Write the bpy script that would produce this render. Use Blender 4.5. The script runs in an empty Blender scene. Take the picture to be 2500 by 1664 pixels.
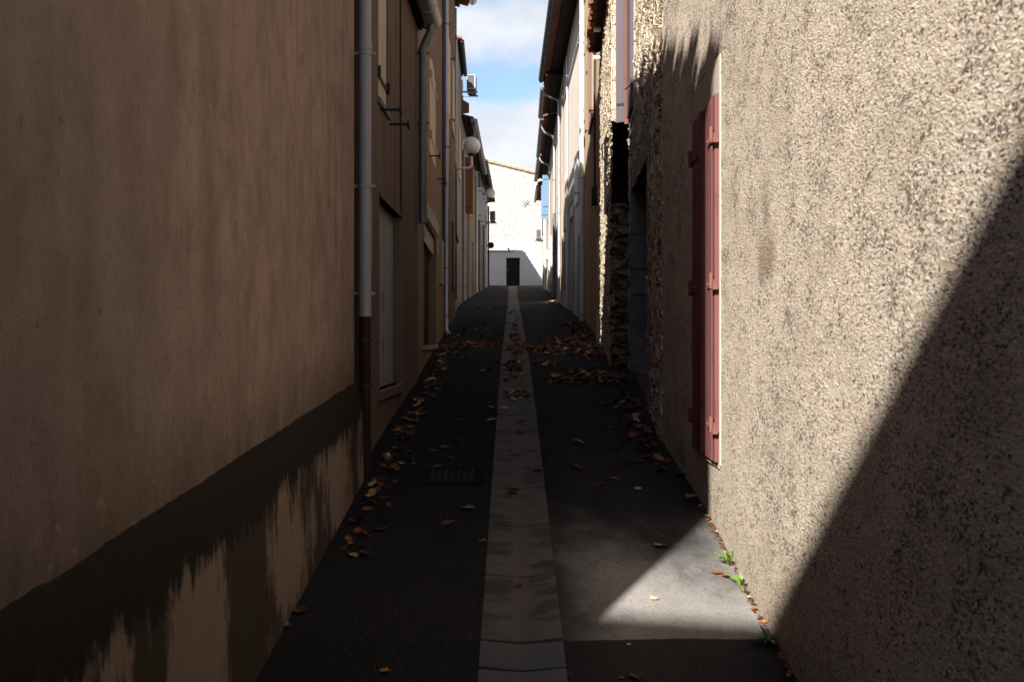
import bpy, bmesh, math, random
from mathutils import Vector
random.seed(7)
S = bpy.context.scene
COL = S.collection
EYE = 2.0
F = 2430.6                    # focal length measured in photo pixels (2500 wide)
R = math.radians

# ------------------------------------------------------------------ ground profile
def G(d):
    if d < -1: return -2.135 + .02*(d+1)
    if d < 9: return -2 + .135*d
    if d < 15:
        t = d-9
        return -.785 + .135*t - (.135-.0765)*t*t/12
    if d < 64: return -.1505 + .0765*(d-15)
    return -.1505 + .0765*49
XC = .045                     # centre line of the drain channel
def drain_half(d):
    return .19 if d < 40 else .19 + .05*min(1, (d-40)/20)
def gz(x, d):
    a = abs(x-XC); h = drain_half(d)
    z = EYE + G(d)
    if a > h: return z + .012*(min(a, 2)-h)
    return z - .011*(1-a/h)
def ground_hit(px, py):       # point of the ground seen at a photo pixel
    d = 3.0
    while d < 64 and 832-(G(d))*F/d > py: d += .01
    return (px-1250)*d/F, d
def zy(py, d): return EYE + (832-py)*d/F      # height of a feature measured at a photo row

# ------------------------------------------------------------------ mesh builder
class MB:
    def __init__(s): s.v = []; s.f = []
    def add(s, vs, fs):
        o = len(s.v); s.v += [tuple(v) for v in vs]; s.f += [tuple(o+i for i in f) for f in fs]
    def hexa(s, p):           # 8 points: 4 bottom ring, 4 top ring
        s.add(p, [(3,2,1,0),(4,5,6,7),(0,1,5,4),(1,2,6,5),(2,3,7,6),(3,0,4,7)])
    def box(s, x0,x1,y0,y1,z0,z1):
        s.hexa([(x0,y0,z0),(x1,y0,z0),(x1,y1,z0),(x0,y1,z0),(x0,y0,z1),(x1,y0,z1),(x1,y1,z1),(x0,y1,z1)])
    def obox(s, c, ax, ay, az):   # oriented box: centre, half axes
        c, ax, ay, az = map(Vector, (c, ax, ay, az))
        s.hexa([c-ax-ay-az, c+ax-ay-az, c+ax+ay-az, c-ax+ay-az, c-ax-ay+az, c+ax-ay+az, c+ax+ay+az, c-ax+ay+az])
    def tube(s, pts, r, n=12, cap=True):
        pts = [Vector(p) for p in pts]; rings = []
        up = None
        for i, p in enumerate(pts):
            t = (pts[min(i+1, len(pts)-1)] - pts[max(i-1, 0)]).normalized()
            if up is None:
                up = Vector((1,0,0)) if abs(t.x) < .8 else Vector((0,0,1))
            a = (up - t*up.dot(t)).normalized(); b = t.cross(a); up = a
            rr = r[i] if isinstance(r, (list, tuple)) else r
            rings.append([p + a*rr*math.cos(2*math.pi*k/n) + b*rr*math.sin(2*math.pi*k/n) for k in range(n)])
        vs = [q for ring in rings for q in ring]; fs = []
        for i in range(len(pts)-1):
            for k in range(n):
                k2 = (k+1) % n
                fs.append((i*n+k, i*n+k2, (i+1)*n+k2, (i+1)*n+k))
        if cap: fs += [tuple(range(n-1,-1,-1)), tuple((len(pts)-1)*n+k for k in range(n))]
        s.add(vs, fs)
    def sphere(s, c, r, nu=32, nv=20):
        vs = []; fs = []
        for j in range(nv+1):
            th = math.pi*j/nv
            for i in range(nu):
                ph = 2*math.pi*i/nu
                vs.append((c[0]+r*math.sin(th)*math.cos(ph), c[1]+r*math.sin(th)*math.sin(ph), c[2]+r*math.cos(th)))
        for j in range(nv):
            for i in range(nu):
                a = j*nu+i; b = j*nu+(i+1)%nu
                fs.append((a, a+nu, b+nu, b))
        s.add(vs, fs)
    def build(s, name, mat, parent=None, root=None, smooth=False, recalc=True, bevel=0, sharp=40):
        org = Vector(root.location) if root is not None else Vector((0,0,0))
        me = bpy.data.meshes.new(name)
        me.from_pydata([tuple(Vector(v)-org) for v in s.v], [], s.f)
        if recalc:
            bm = bmesh.new(); bm.from_mesh(me)
            if smooth: bmesh.ops.remove_doubles(bm, verts=bm.verts, dist=1e-5)
            bmesh.ops.recalc_face_normals(bm, faces=bm.faces)
            bm.to_mesh(me); bm.free()
        mats = mat if isinstance(mat, (list, tuple)) else [mat]
        for m in mats: me.materials.append(m)
        if smooth:
            for p in me.polygons: p.use_smooth = True
            me.set_sharp_from_angle(angle=R(sharp))
        o = bpy.data.objects.new(name, me); COL.objects.link(o)
        if parent is not None: o.parent = parent
        if bevel:
            bv = o.modifiers.new('bevel', 'BEVEL'); bv.width = bevel; bv.segments = 2; bv.limit_method = 'ANGLE'
        return o

def thing(name, label, cat, loc, group=None):
    o = bpy.data.objects.new(name, None); COL.objects.link(o)
    o.location = loc; o.empty_display_size = .2
    o['label'] = label; o['category'] = cat
    if group: o['group'] = group
    return o
def tag(o, label, cat, group=None):
    o['label'] = label; o['category'] = cat
    if group: o['group'] = group
    return o

# ------------------------------------------------------------------ materials
class NT:
    def __init__(s, name):
        m = bpy.data.materials.new(name); m.use_nodes = True
        s.m = m; s.t = m.node_tree; s.t.nodes.clear()
        s.out = s.t.nodes.new('ShaderNodeOutputMaterial')
        s.b = s.t.nodes.new('ShaderNodeBsdfPrincipled')
        s.t.links.new(s.b.outputs[0], s.out.inputs[0])
        tc = s.t.nodes.new('ShaderNodeTexCoord'); s.co = tc.outputs['Object']; s.gen = tc.outputs['Generated']
        s.b.inputs['Specular IOR Level'].default_value = .25
        s.b.inputs['Roughness'].default_value = .85
    def set(s, sock, v):
        if v is None: return
        if hasattr(v, 'is_output'): s.t.links.new(v, sock)
        elif isinstance(v, (tuple, list)) and len(v) == 3 and sock.type == 'RGBA': sock.default_value = (*v, 1)
        else: sock.default_value = v
    def mapping(s, scale=(1,1,1), loc=(0,0,0), co=None, rot=(0,0,0)):
        n = s.t.nodes.new('ShaderNodeMapping')
        s.t.links.new(co or s.co, n.inputs[0]); n.inputs['Scale'].default_value = scale
        n.inputs['Location'].default_value = loc; n.inputs['Rotation'].default_value = rot
        return n.outputs[0]
    def noise(s, co, scale, detail=4, rough=.55, dist=0, col=False):
        n = s.t.nodes.new('ShaderNodeTexNoise'); s.t.links.new(co, n.inputs['Vector'])
        n.inputs['Scale'].default_value = scale; n.inputs['Detail'].default_value = detail
        n.inputs['Roughness'].default_value = rough; n.inputs['Distortion'].default_value = dist
        return n.outputs['Color' if col else 'Fac']
    def voro(s, co, scale, feature='F1', out='Distance', rnd=1):
        n = s.t.nodes.new('ShaderNodeTexVoronoi'); n.feature = feature
        s.t.links.new(co, n.inputs['Vector']); n.inputs['Scale'].default_value = scale
        n.inputs['Randomness'].default_value = rnd
        return n.outputs[out]
    def math(s, op, a, b=None, c=None, clamp=False):
        n = s.t.nodes.new('ShaderNodeMath'); n.operation = op; n.use_clamp = clamp
        s.set(n.inputs[0], a); s.set(n.inputs[1], b); s.set(n.inputs[2], c)
        return n.outputs[0]
    def step(s, v, lo, hi, a=0., b=1.):
        n = s.t.nodes.new('ShaderNodeMapRange'); n.interpolation_type = 'SMOOTHSTEP'
        s.set(n.inputs[0], v); s.set(n.inputs[1], lo); s.set(n.inputs[2], hi); s.set(n.inputs[3], a); s.set(n.inputs[4], b)
        return n.outputs[0]
    def mix(s, f, a, b, mode='MIX'):
        n = s.t.nodes.new('ShaderNodeMix'); n.data_type = 'RGBA'; n.blend_type = mode
        s.set(n.inputs[0], f); s.set(n.inputs[6], a); s.set(n.inputs[7], b)
        return n.outputs[2]
    def ramp(s, v, stops):
        n = s.t.nodes.new('ShaderNodeValToRGB'); s.set(n.inputs[0], v)
        e = n.color_ramp.elements
        while len(e) < len(stops): e.new(.5)
        for el, (p, c) in zip(e, stops):
            el.position = p; el.color = (*c, 1) if len(c) == 3 else c
        return n.outputs[0]
    def sep(s, co=None):
        n = s.t.nodes.new('ShaderNodeSeparateXYZ'); s.t.links.new(co or s.co, n.inputs[0]); return n.outputs
    def bump(s, h, strength=.4, dist=.01):
        n = s.t.nodes.new('ShaderNodeBump'); n.inputs['Strength'].default_value = strength
        n.inputs['Distance'].default_value = dist; s.t.links.new(h, n.inputs['Height'])
        s.t.links.new(n.outputs[0], s.b.inputs['Normal'])
    def disp(s, h, mid=.5, scale=.02):
        n = s.t.nodes.new('ShaderNodeDisplacement'); s.t.links.new(h, n.inputs['Height'])
        n.inputs['Midlevel'].default_value = mid; n.inputs['Scale'].default_value = scale
        s.t.links.new(n.outputs[0], s.out.inputs['Displacement']); s.m.displacement_method = 'BOTH'
    def fin(s, col, rough=None, metal=None, spec=None):
        s.set(s.b.inputs['Base Color'], col); s.set(s.b.inputs['Roughness'], rough); s.set(s.b.inputs['Metallic'], metal)
        s.set(s.b.inputs['Specular IOR Level'], spec)
        return s.m

def m_plaster(name, col, dark=None, streak=.5, blotch=.5, grain=90, bump=.3, speck=0, seed=0):
    n = NT(name); dark = dark or tuple(c*.55 for c in col)
    st = n.noise(n.mapping((3, 3, .22), (seed, seed*1.7, 0)), 2.2, 5, .6)
    st2 = n.noise(n.mapping((6, 6, .7), (seed, 0, 0)), 1.5, 6, .65)
    bl = n.noise(n.mapping((1,1,1), (seed*3, 0, seed)), 1.3, 6, .62)
    f = n.math('ADD', n.math('MULTIPLY', n.step(st, .42, .72), streak), n.math('MULTIPLY', n.step(bl, .45, .75), blotch))
    f = n.math('ADD', f, n.math('MULTIPLY', n.math('SUBTRACT', st2, .5), .35*streak), None, True)
    c = n.mix(f, col, dark)
    g = n.noise(n.co, grain, 3, .7)
    if speck:
        c = n.mix(n.step(g, .62, .7, 0, speck), c, tuple(x*.3 for x in col))
        c = n.mix(n.step(n.noise(n.mapping(loc=(5,5,5)), grain*1.1, 2), .6, .7, 0, speck*.6), c, tuple(min(1, x*1.5) for x in col))
    c = n.mix(n.math('MULTIPLY', n.math('ABSOLUTE', n.math('SUBTRACT', g, .5)), .5), c, tuple(x*.6 for x in col))
    n.bump(n.math('ADD', g, n.math('MULTIPLY', n.noise(n.co, 9, 5), .8)), bump, .012)
    return n.fin(c, .92, spec=.15)

def m_paint(name, col, rough=.55, wear=.35, grain=(60, 60, 1.2), dark=None, spec=.3):
    n = NT(name); dark = dark or tuple(c*.5 for c in col)
    w = n.noise(n.mapping(grain), 2.0, 5, .65)
    w2 = n.noise(n.mapping((2,2,2)), 3, 5, .6)
    f = n.math('MULTIPLY', n.math('ADD', n.step(w, .5, .75), n.step(w2, .55, .8)), wear, None, True)
    c = n.mix(f, col, dark)
    n.bump(w, .15, .004)
    return n.fin(c, n.math('ADD', n.math('MULTIPLY', w2, .3), rough-.12), spec=spec)

def m_metal(name, col, rough=.45, metal=.7, dirt=.4):
    n = NT(name)
    a = n.noise(n.mapping((6,6,1.2)), 3, 5, .6)
    c = n.mix(n.step(a, .45, .75, 0, dirt), col, tuple(x*.4 for x in col))
    n.bump(n.noise(n.co, 14, 3), .06, .01)
    return n.fin(c, n.math('ADD', n.math('MULTIPLY', a, .25), rough-.1), metal, .4)

def m_pebbledash():
    n = NT('pebbledash')
    big = n.noise(n.co, 2.0, 4, .6)
    wob = n.t.nodes.new('ShaderNodeVectorMath'); wob.operation = 'MULTIPLY_ADD'
    cb = n.mapping((1,.5,1))
    n.t.links.new(n.noise(cb, 30, 3, col=True), wob.inputs[0]); wob.inputs[1].default_value = (.035,.035,.035); n.t.links.new(cb, wob.inputs[2])
    co = wob.outputs[0]
    v1 = n.voro(co, 92); v2 = n.noise(co, 75, 4, .6); v3 = n.noise(n.mapping((1,.6,1), (3,1,7)), 30, 5, .72)
    h = n.math('ADD', n.math('MULTIPLY', n.math('SUBTRACT', .8, v1), .55), n.math('ADD', n.math('MULTIPLY', v2, .3), n.math('MULTIPLY', v3, .55)))
    h = n.math('MULTIPLY', h, .72)
    pebc = n.voro(co, 92, out='Color')
    ps = n.sep(pebc)
    c = n.ramp(ps[0], [(0, (.40,.335,.265)), (.35, (.565,.475,.375)), (.6, (.635,.54,.435)), (.8, (.48,.43,.36)), (.9, (.60,.45,.31)), (1, (.68,.615,.53))])
    c = n.mix(n.step(big, .4, .7, 0, .4), c, (.48,.42,.345))
    c = n.mix(n.step(n.noise(n.mapping((1,2.5,.35), (1,6,2)), 1.2, 7, .65), .52, .72, 0, .3), c, (.38,.31,.235))
    # scattered dark pits between the pebbles, gathered in clusters and denser up the wall
    cl = n.noise(n.mapping((1,.6,1), (9,2,4)), 6.5, 6, .68)
    zz = n.sep()[2]
    thr = n.math('SUBTRACT', n.step(n.noise(n.co, 1.1, 3), .35, .65, .60, .535), n.step(zz, 2.5, 5.2, 0, .025))
    pit = n.step(n.math('ADD', n.math('MULTIPLY', n.noise(co, 85, 4, .65), .72), n.math('MULTIPLY', cl, .28)), thr, n.math('ADD', thr, .05))
    co2 = n.mapping((1,1.25,.85), (2,5,1), co=co)
    dk = n.sep(n.voro(co2, 108, out='Color')); dd = n.voro(co2, 108)
    spot = n.math('MULTIPLY', n.step(n.math('ADD', dk[0], n.math('MULTIPLY', cl, 1.1)), 1.30, 1.40), n.step(dd, .42, .62, 1, 0))
    dk2 = n.sep(n.voro(n.mapping(loc=(7,3,3), co=co), 112, out='Color'))
    c = n.mix(n.step(dk2[1], .72, .95, 0, .3), c, (.28,.23,.18))
    c = n.mix(n.step(dk2[2], .8, .97, 0, .5), c, (.74,.69,.62))
    dk3 = n.sep(n.voro(n.mapping((1,1,1), (6,1,8), co=co), 72, out='Color'))
    gate = n.step(n.math('ADD', cl, n.step(zz, 2.2, 5.0, 0, .07)), .53, .66)
    spot2 = n.math('MULTIPLY', n.math('MULTIPLY', n.step(dk3[0], .66, .74), gate), n.step(n.voro(n.mapping((1,1,1), (6,1,8), co=co), 72), .4, .6, 1, 0))
    pit = n.math('MAXIMUM', n.math('MAXIMUM', pit, spot), spot2)
    c = n.mix(n.math('MULTIPLY', pit, .88), c, (.06,.048,.04))
    c = n.mix(n.step(n.noise(n.mapping((1,.55,1), (4,4,4)), 3.0, 7, .7), .45, .7, 0, .45), c, (.36,.295,.225))
    # one damp brown run stain: a thin trickle with a blot at its foot
    y = n.sep()[1]
    wy = n.math('ADD', y, n.math('MULTIPLY', n.math('SUBTRACT', n.noise(n.co, 5, 3), .5), .12))
    dy = n.math('ABSOLUTE', n.math('SUBTRACT', wy, STAIN[0]))
    blot = n.math('MULTIPLY', n.step(dy, .1, .26, 1, 0), n.math('MULTIPLY', n.step(zz, STAIN[1]-.1, STAIN[1]+.03), n.step(zz, STAIN[1]+.08, STAIN[1]+.3, 1, 0)))
    run = n.math('MULTIPLY', n.step(dy, .04, .13, .55, 0), n.math('MULTIPLY', n.step(zz, STAIN[1], STAIN[1]+.1), n.step(zz, STAIN[1]+.3, STAIN[1]+.65, 1, 0)))
    c = n.mix(n.math('MULTIPLY', n.math('MAXIMUM', blot, run), .6), c, (.15,.105,.065))
    # greenish grey splash zone just above the pavement line (follows the slope)
    low = n.math('SUBTRACT', zz, n.math('MULTIPLY_ADD', y, .135, PEB_BASE))
    sp = n.math('MULTIPLY', n.step(n.math('ADD', low, n.math('MULTIPLY', n.noise(n.co, 4, 5, .65), .5)), .25, .85, 1, 0), n.step(y, 7.5, 10, 1, .5))
    c = n.mix(n.math('MULTIPLY', sp, .55), c, (.20,.175,.12))
    h = n.math('SUBTRACT', h, n.math('MULTIPLY', pit, .3))
    n.disp(h, .5, .0055)
    n.bump(n.math('ADD', n.math('MULTIPLY', n.math('SUBTRACT', .8, n.voro(co, 120)), .9), n.math('ADD', n.math('MULTIPLY', n.noise(cb, 200, 3), .4), n.math('MULTIPLY', pit, -.9))), .5, .006)
    return n.fin(c, .95, spec=.1)

def m_rubble(name, cols, mortar, scale=4.2, amp=.06, stretch=(1, 1, 1.7), edge=.09, dirt=.3, bumponly=False, pit=.8):
    n = NT(name)
    wob = n.t.nodes.new('ShaderNodeVectorMath'); wob.operation = 'MULTIPLY_ADD'
    n.t.links.new(n.noise(n.co, 5, 3, col=True), wob.inputs[0]); wob.inputs[1].default_value = (.14,.14,.14); n.t.links.new(n.mapping(stretch), wob.inputs[2])
    co = wob.outputs[0]
    e = n.voro(co, scale, 'DISTANCE_TO_EDGE'); cc = n.voro(co, scale, 'F1', 'Color')
    s1 = n.sep(cc)
    st = [(i/(len(cols)-1), c) for i, c in enumerate(cols)]
    c = n.ramp(s1[0], st)
    fine = n.noise(n.co, 28, 5, .65)
    c = n.mix(n.step(fine, .4, .75, 0, .6), c, tuple(x*.55 for x in cols[0]))
    ew = n.math('ADD', n.math('MULTIPLY', n.noise(n.co, 7, 3), edge), .01)
    m = n.step(e, n.math('MULTIPLY', ew, .5), ew)
    c = n.mix(m, mortar, c)
    hole = n.step(n.math('ADD', n.noise(n.co, 9, 4, .7), n.math('MULTIPLY', m, -.06)), .56, .62)
    c = n.mix(n.math('MULTIPLY', hole, pit), c, (.06,.045,.035))
    c = n.mix(n.math('MULTIPLY', n.step(n.noise(n.co, 1.2, 4), .5, .75), dirt), c, (.12,.1,.085))
    h = n.math('ADD', n.math('MULTIPLY', m, n.math('MULTIPLY_ADD', s1[1], .6, .25)), n.math('MULTIPLY', fine, .32))
    h = n.math('SUBTRACT', h, n.math('MULTIPLY', hole, .45))
    if bumponly: n.bump(h, .9, amp)
    else: n.disp(h, .5, amp)
    return n.fin(c, .95, spec=.1)

def m_asphalt():
    n = NT('asphalt')
    y = n.sep()[1]; x = n.sep()[0]
    a = n.noise(n.co, 190, 2, .6); b = n.noise(n.mapping((1, .5, 1)), 1.4, 5, .6)
    c = n.mix(n.step(b, .35, .7), (.30,.283,.27), (.22,.207,.198))  # pale tone stays only at near right: sunlit wedge brightened in the colour
    ag = n.voro(n.co, 120, out='Color')
    c = n.mix(n.step(n.sep(ag)[0], .92, .98, 0, .2), c, (.30,.28,.265))
    c = n.mix(n.step(a, .55, .7, 0, .55), c, (.035,.034,.034))
    # newer, blacker strip across the mouth of the alley and worn repair bands further up
    yw = n.math('ADD', y, n.math('MULTIPLY', n.math('SUBTRACT', n.noise(n.co, 6, 4), .5), .05))
    near = n.step(yw, 4.585, 4.60, 1, 0)
    c = n.mix(n.math('MULTIPLY', near, .9), c, (.014,.0145,.015))
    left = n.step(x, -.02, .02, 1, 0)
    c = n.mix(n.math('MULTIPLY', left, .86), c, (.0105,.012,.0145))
    tr = n.math('MULTIPLY', n.math('MULTIPLY', n.step(yw, 7.02, 7.04), n.step(yw, 7.75, 7.77, 1, 0)), left)
    c = n.mix(n.math('MULTIPLY', tr, .5), c, (.018,.018,.019))
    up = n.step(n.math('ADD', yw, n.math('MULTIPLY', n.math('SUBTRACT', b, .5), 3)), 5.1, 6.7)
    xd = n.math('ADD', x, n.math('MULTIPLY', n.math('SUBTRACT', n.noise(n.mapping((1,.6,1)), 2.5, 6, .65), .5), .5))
    c = n.mix(n.step(xd, .15, .58, .88, 0), c, (.018,.018,.019))  # darker toward the drain: falloff of bounced light put into the colour
    c = n.mix(n.math('MULTIPLY', up, .92), c, (.0135,.0145,.017))  # darkens up the lane, where the painted bright wedge ends
    c = n.mix(n.step(yw, 18, 45, 0, .6), c, (.06,.062,.07))  # paler and bluer with distance: sky reflection put into the colour
    for (y0, y1, k) in ((14.7, 15.6, .5), (19.5, 20.1, .3), (44, 47, .35), (36, 36.8, .3)):
        bd = n.math('MULTIPLY', n.step(yw, y0, y0+.05), n.step(yw, y1, y1+.05, 1, 0))
        c = n.mix(n.math('MULTIPLY', bd, k), c, (.02,.02,.022))
    agg = n.voro(n.mapping(loc=(4,2,0)), 75, out='Color'); ag2 = n.sep(agg)
    c = n.mix(n.step(ag2[1], .5, 1, 0, .2), c, n.mix(ag2[2], (.012,.012,.012), (.10,.095,.09)))
    pt = n.noise(n.mapping((1,.7,1), (3,1,0)), 3.4, 7, .7)
    c = n.mix(n.step(pt, .5, .7, 0, .45), c, (.012,.012,.013))
    st = n.noise(n.mapping((1,1,1), (9,4,0)), 7, 5, .65)
    c = n.mix(n.step(st, .62, .7, 0, .3), c, (.01,.01,.01))
    n.bump(n.math('ADD', a, n.math('MULTIPLY', n.noise(n.co, 60, 2), .6)), .55, .006)
    return n.fin(c, .95, spec=.06)

def m_channel():
    n = NT('channel_concrete')
    y = n.sep()[1]; x = n.sep()[0]
    b = n.noise(n.mapping((1, 2.2, 1)), 3.2, 5, .6)
    c = n.mix(n.noise(n.co, 60, 4), (.095,.085,.08), (.125,.112,.104))
    damp = n.math('MULTIPLY', n.step(b, .46, .62), n.step(n.math('ABSOLUTE', n.math('SUBTRACT', x, XC)), .02, .06))
    c = n.mix(n.math('MULTIPLY', damp, .8), c, (.03,.03,.034))
    c = n.mix(n.step(y, 4.59, 4.6, .8, 0), c, (.082,.088,.10))
    c = n.mix(n.step(n.math('ABSOLUTE', n.math('SUBTRACT', x, XC)), .008, .03, .35, 0), c, (.10,.09,.084))
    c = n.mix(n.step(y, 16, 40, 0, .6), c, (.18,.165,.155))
    n.bump(n.noise(n.co, 80, 4), .3, .004)
    return n.fin(c, n.math('MULTIPLY_ADD', damp, -.15, .85), spec=.12)

def m_plinth():
    n = NT('mouldy_plinth')
    z = n.sep()[2]; y = n.sep()[1]
    t = n.math('SUBTRACT', z, n.math('MULTIPLY_ADD', y, .061, PL_TOP))   # height below the plinth's top line
    base = n.mix(n.noise(n.co, 6, 5, .6), (.19,.14,.112), (.285,.215,.175))
    drip = n.noise(n.mapping((1, 7, .35)), 1.5, 8, .75)
    wv = n.t.nodes.new('ShaderNodeCombineXYZ'); n.t.links.new(n.math('MULTIPLY_ADD', n.math('SUBTRACT', drip, .5), 1.1, z), wv.inputs[2])
    n.t.links.new(y, wv.inputs[1])
    broad = n.noise(n.mapping((1, 1.0, .8), (0, 3.3, 1), co=wv.outputs[0]), 1.35, 6, .6)
    fine = n.math('MULTIPLY', n.math('SUBTRACT', n.noise(n.co, 26, 6, .75), .5), .22)
    edge = n.math('ADD', n.math('MULTIPLY', n.math('SUBTRACT', drip, .5), .45), n.math('ADD', n.math('MULTIPLY', n.math('SUBTRACT', broad, .5), .5), fine))
    top = n.step(n.math('ADD', t, edge), -.27, -.19)
    bl = n.step(n.math('ADD', broad, n.math('MULTIPLY', fine, .5)), .535, .465)
    bl = n.math('MULTIPLY', n.math('SUBTRACT', 1, bl), .95)
    low = n.step(n.math('ADD', t, n.math('MULTIPLY', drip, .5)), -.62, -.5, .7, 0)
    m = n.math('MAXIMUM', n.math('MAXIMUM', top, n.math('MULTIPLY', bl, .9)), low)
    c = n.mix(n.math('MULTIPLY', m, .95), base, n.mix(n.noise(n.co, 30, 5, .7), (.006,.0065,.006), (.021,.019,.015)))
    n.bump(n.noise(n.co, 40, 6, .7), .6, .012)
    return n.fin(c, .95, spec=.1)

def m_l1():
    n = NT('brown_render')
    z = n.sep()[2]; y = n.sep()[1]
    st = n.noise(n.mapping((1, 2.2, .5)), 1.8, 7, .62)
    st2 = n.noise(n.mapping((1, 7, 1.0), (0,3,0)), 1.5, 7, .65)
    bl = n.noise(n.mapping((1, 1, .75), (0,1.7,0)), 1.5, 8, .68)
    bl2 = n.noise(n.mapping((1, 1, .8), (0,7,3)), 4.2, 7, .68)
    c = n.mix(n.step(st, .38, .66), (.375,.272,.232), (.272,.195,.168))
    c = n.mix(n.step(bl, .42, .62, 0, .65), c, (.305,.23,.203))
    c = n.mix(n.step(bl2, .48, .68, 0, .65), c, (.19,.14,.115))
    c = n.mix(n.step(bl2, .5, .34, 0, .4), c, (.46,.35,.285))
    c = n.mix(n.step(st2, .5, .72, 0, .35), c, (.25,.18,.14))
    c = n.mix(n.step(y, 2.2, 0, 0, .5), c, (.20,.175,.168))
    gr = n.noise(n.mapping((1,1,.6)), 42, 5, .72)
    c = n.mix(n.step(gr, .54, .68, 0, .55), c, (.15,.108,.085))
    c = n.mix(n.step(n.noise(n.co, 15, 5, .7), .63, .68, 0, .5), c, (.09,.068,.052))
    # hairline craze and grime creeping up from the plinth
    t = n.math('SUBTRACT', z, n.math('MULTIPLY_ADD', y, .061, PL_TOP))
    td = n.math('ADD', t, n.math('MULTIPLY', n.noise(n.mapping((1,3,1)), 3, 7, .7), .6))
    c = n.mix(n.step(td, .2, .75, .72, 0), c, (.10,.075,.05))
    c = n.mix(n.math('MULTIPLY', n.step(n.noise(n.co, 13, 6, .72), .58, .66), n.step(t, .1, .5, .75, 0)), c, (.34,.27,.20))
    h = n.math('ADD', n.math('MULTIPLY', gr, .7), n.math('ADD', n.noise(n.co, 120, 3), n.math('MULTIPLY', bl2, 1.6)))
    n.bump(h, .55, .012)
    return n.fin(c, .95, spec=.08)

def m_stone(name, cols, sx=3, sz=5):
    n = NT(name)
    a = n.noise(n.co, 5, 6, .65)
    c = n.ramp(a, [(.3, cols[0]), (.5, cols[1]), (.72, cols[2])])
    n.bump(n.noise(n.co, 45, 5, .7), .4, .008)
    return n.fin(c, .9, spec=.15)

def m_tile(name, a=(.36,.15,.075), b=(.20,.09,.055), lich=.35):
    n = NT(name)
    v = n.voro(n.mapping((1, 4.6, 1)), 1.0, out='Color')
    c = n.mix(n.sep(v)[0], a, b)
    c = n.mix(n.step(n.noise(n.co, 7, 5, .65), .5, .7, 0, lich), c, (.10,.085,.07))
    n.bump(n.noise(n.co, 30, 4), .3, .01)
    return n.fin(c, .9, spec=.15)

def m_leaf(name, a, b):
    n = NT(name)
    c = n.mix(n.noise(n.mapping((1,1,1)), 22, 4, .6), a, b)
    return n.fin(c, .7, spec=.25)

# ------------------------------------------------------------------ walls
def wall_mesh(path, zb, zt, steps, vstep, holes, flip, depth_side, coarse_z=None):
    """path: plan points; steps: step per segment; holes: (u0,u1,z0,z1,depth)"""
    us = [0.0]
    for a, b in zip(path, path[1:]): us.append(us[-1] + math.hypot(b[0]-a[0], b[1]-a[1]))
    def at(u):
        for i in range(len(us)-1):
            if u <= us[i+1] + 1e-9:
                t = (u-us[i])/(us[i+1]-us[i]); a, b = path[i], path[i+1]
                return a[0]+(b[0]-a[0])*t, a[1]+(b[1]-a[1])*t
        return path[-1]
    bu = set()
    for i in range(len(us)-1):
        n = max(1, round((us[i+1]-us[i])/steps[i]))
        for k in range(n+1): bu.add(round(us[i]+(us[i+1]-us[i])*k/n, 5))
    bz = set(); z = zb
    zc = coarse_z or zt
    while z < zt-1e-6:
        bz.add(round(z, 5)); z += vstep if z < zc else max(vstep, .2)
    bz.add(round(zt, 5))
    hu = set(round(h[i], 5) for h in holes for i in (0, 1)); hz = set(round(h[i], 5) for h in holes for i in (2, 3))
    mn = min(steps)*.4
    bu = {u for u in bu if all(abs(u-x) > mn for x in hu)} | hu
    bz = {u for u in bz if all(abs(u-x) > vstep*.4 for x in hz)} | hz
    U = sorted(bu); Z = sorted(bz); nz = len(Z)
    mb = MB(); pts = [at(u) for u in U]
    mb.v = [(p[0], p[1], zz) for p in pts for zz in Z]
    H = [(round(h[0],5), round(h[1],5), round(h[2],5), round(h[3],5)) for h in holes]
    for i in range(len(U)-1):
        uc = (U[i]+U[i+1])/2
        hs = [h for h in H if h[0] < uc < h[1]]
        for j in range(nz-1):
            zc_ = (Z[j]+Z[j+1])/2
            if any(h[2] < zc_ < h[3] for h in hs): continue
            q = (i*nz+j, (i+1)*nz+j, (i+1)*nz+j+1, i*nz+j+1)
            mb.f.append(q if not flip else q[::-1])
    for h in holes:
        (xa, ya), (xb, yb) = at(h[0]), at(h[1]); dx = depth_side*h[4]
        A = [(xa,ya,h[2]),(xb,yb,h[2]),(xb,yb,h[3]),(xa,ya,h[3])]
        B = [(x+dx,y,z) for x,y,z in A]
        o = len(mb.v); mb.v += A+B
        for k in range(4):
            k2 = (k+1)%4; q = (o+k, o+k2, o+4+k2, o+4+k)
            mb.f.append(q[::-1] if not flip else q)
    return mb

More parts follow.
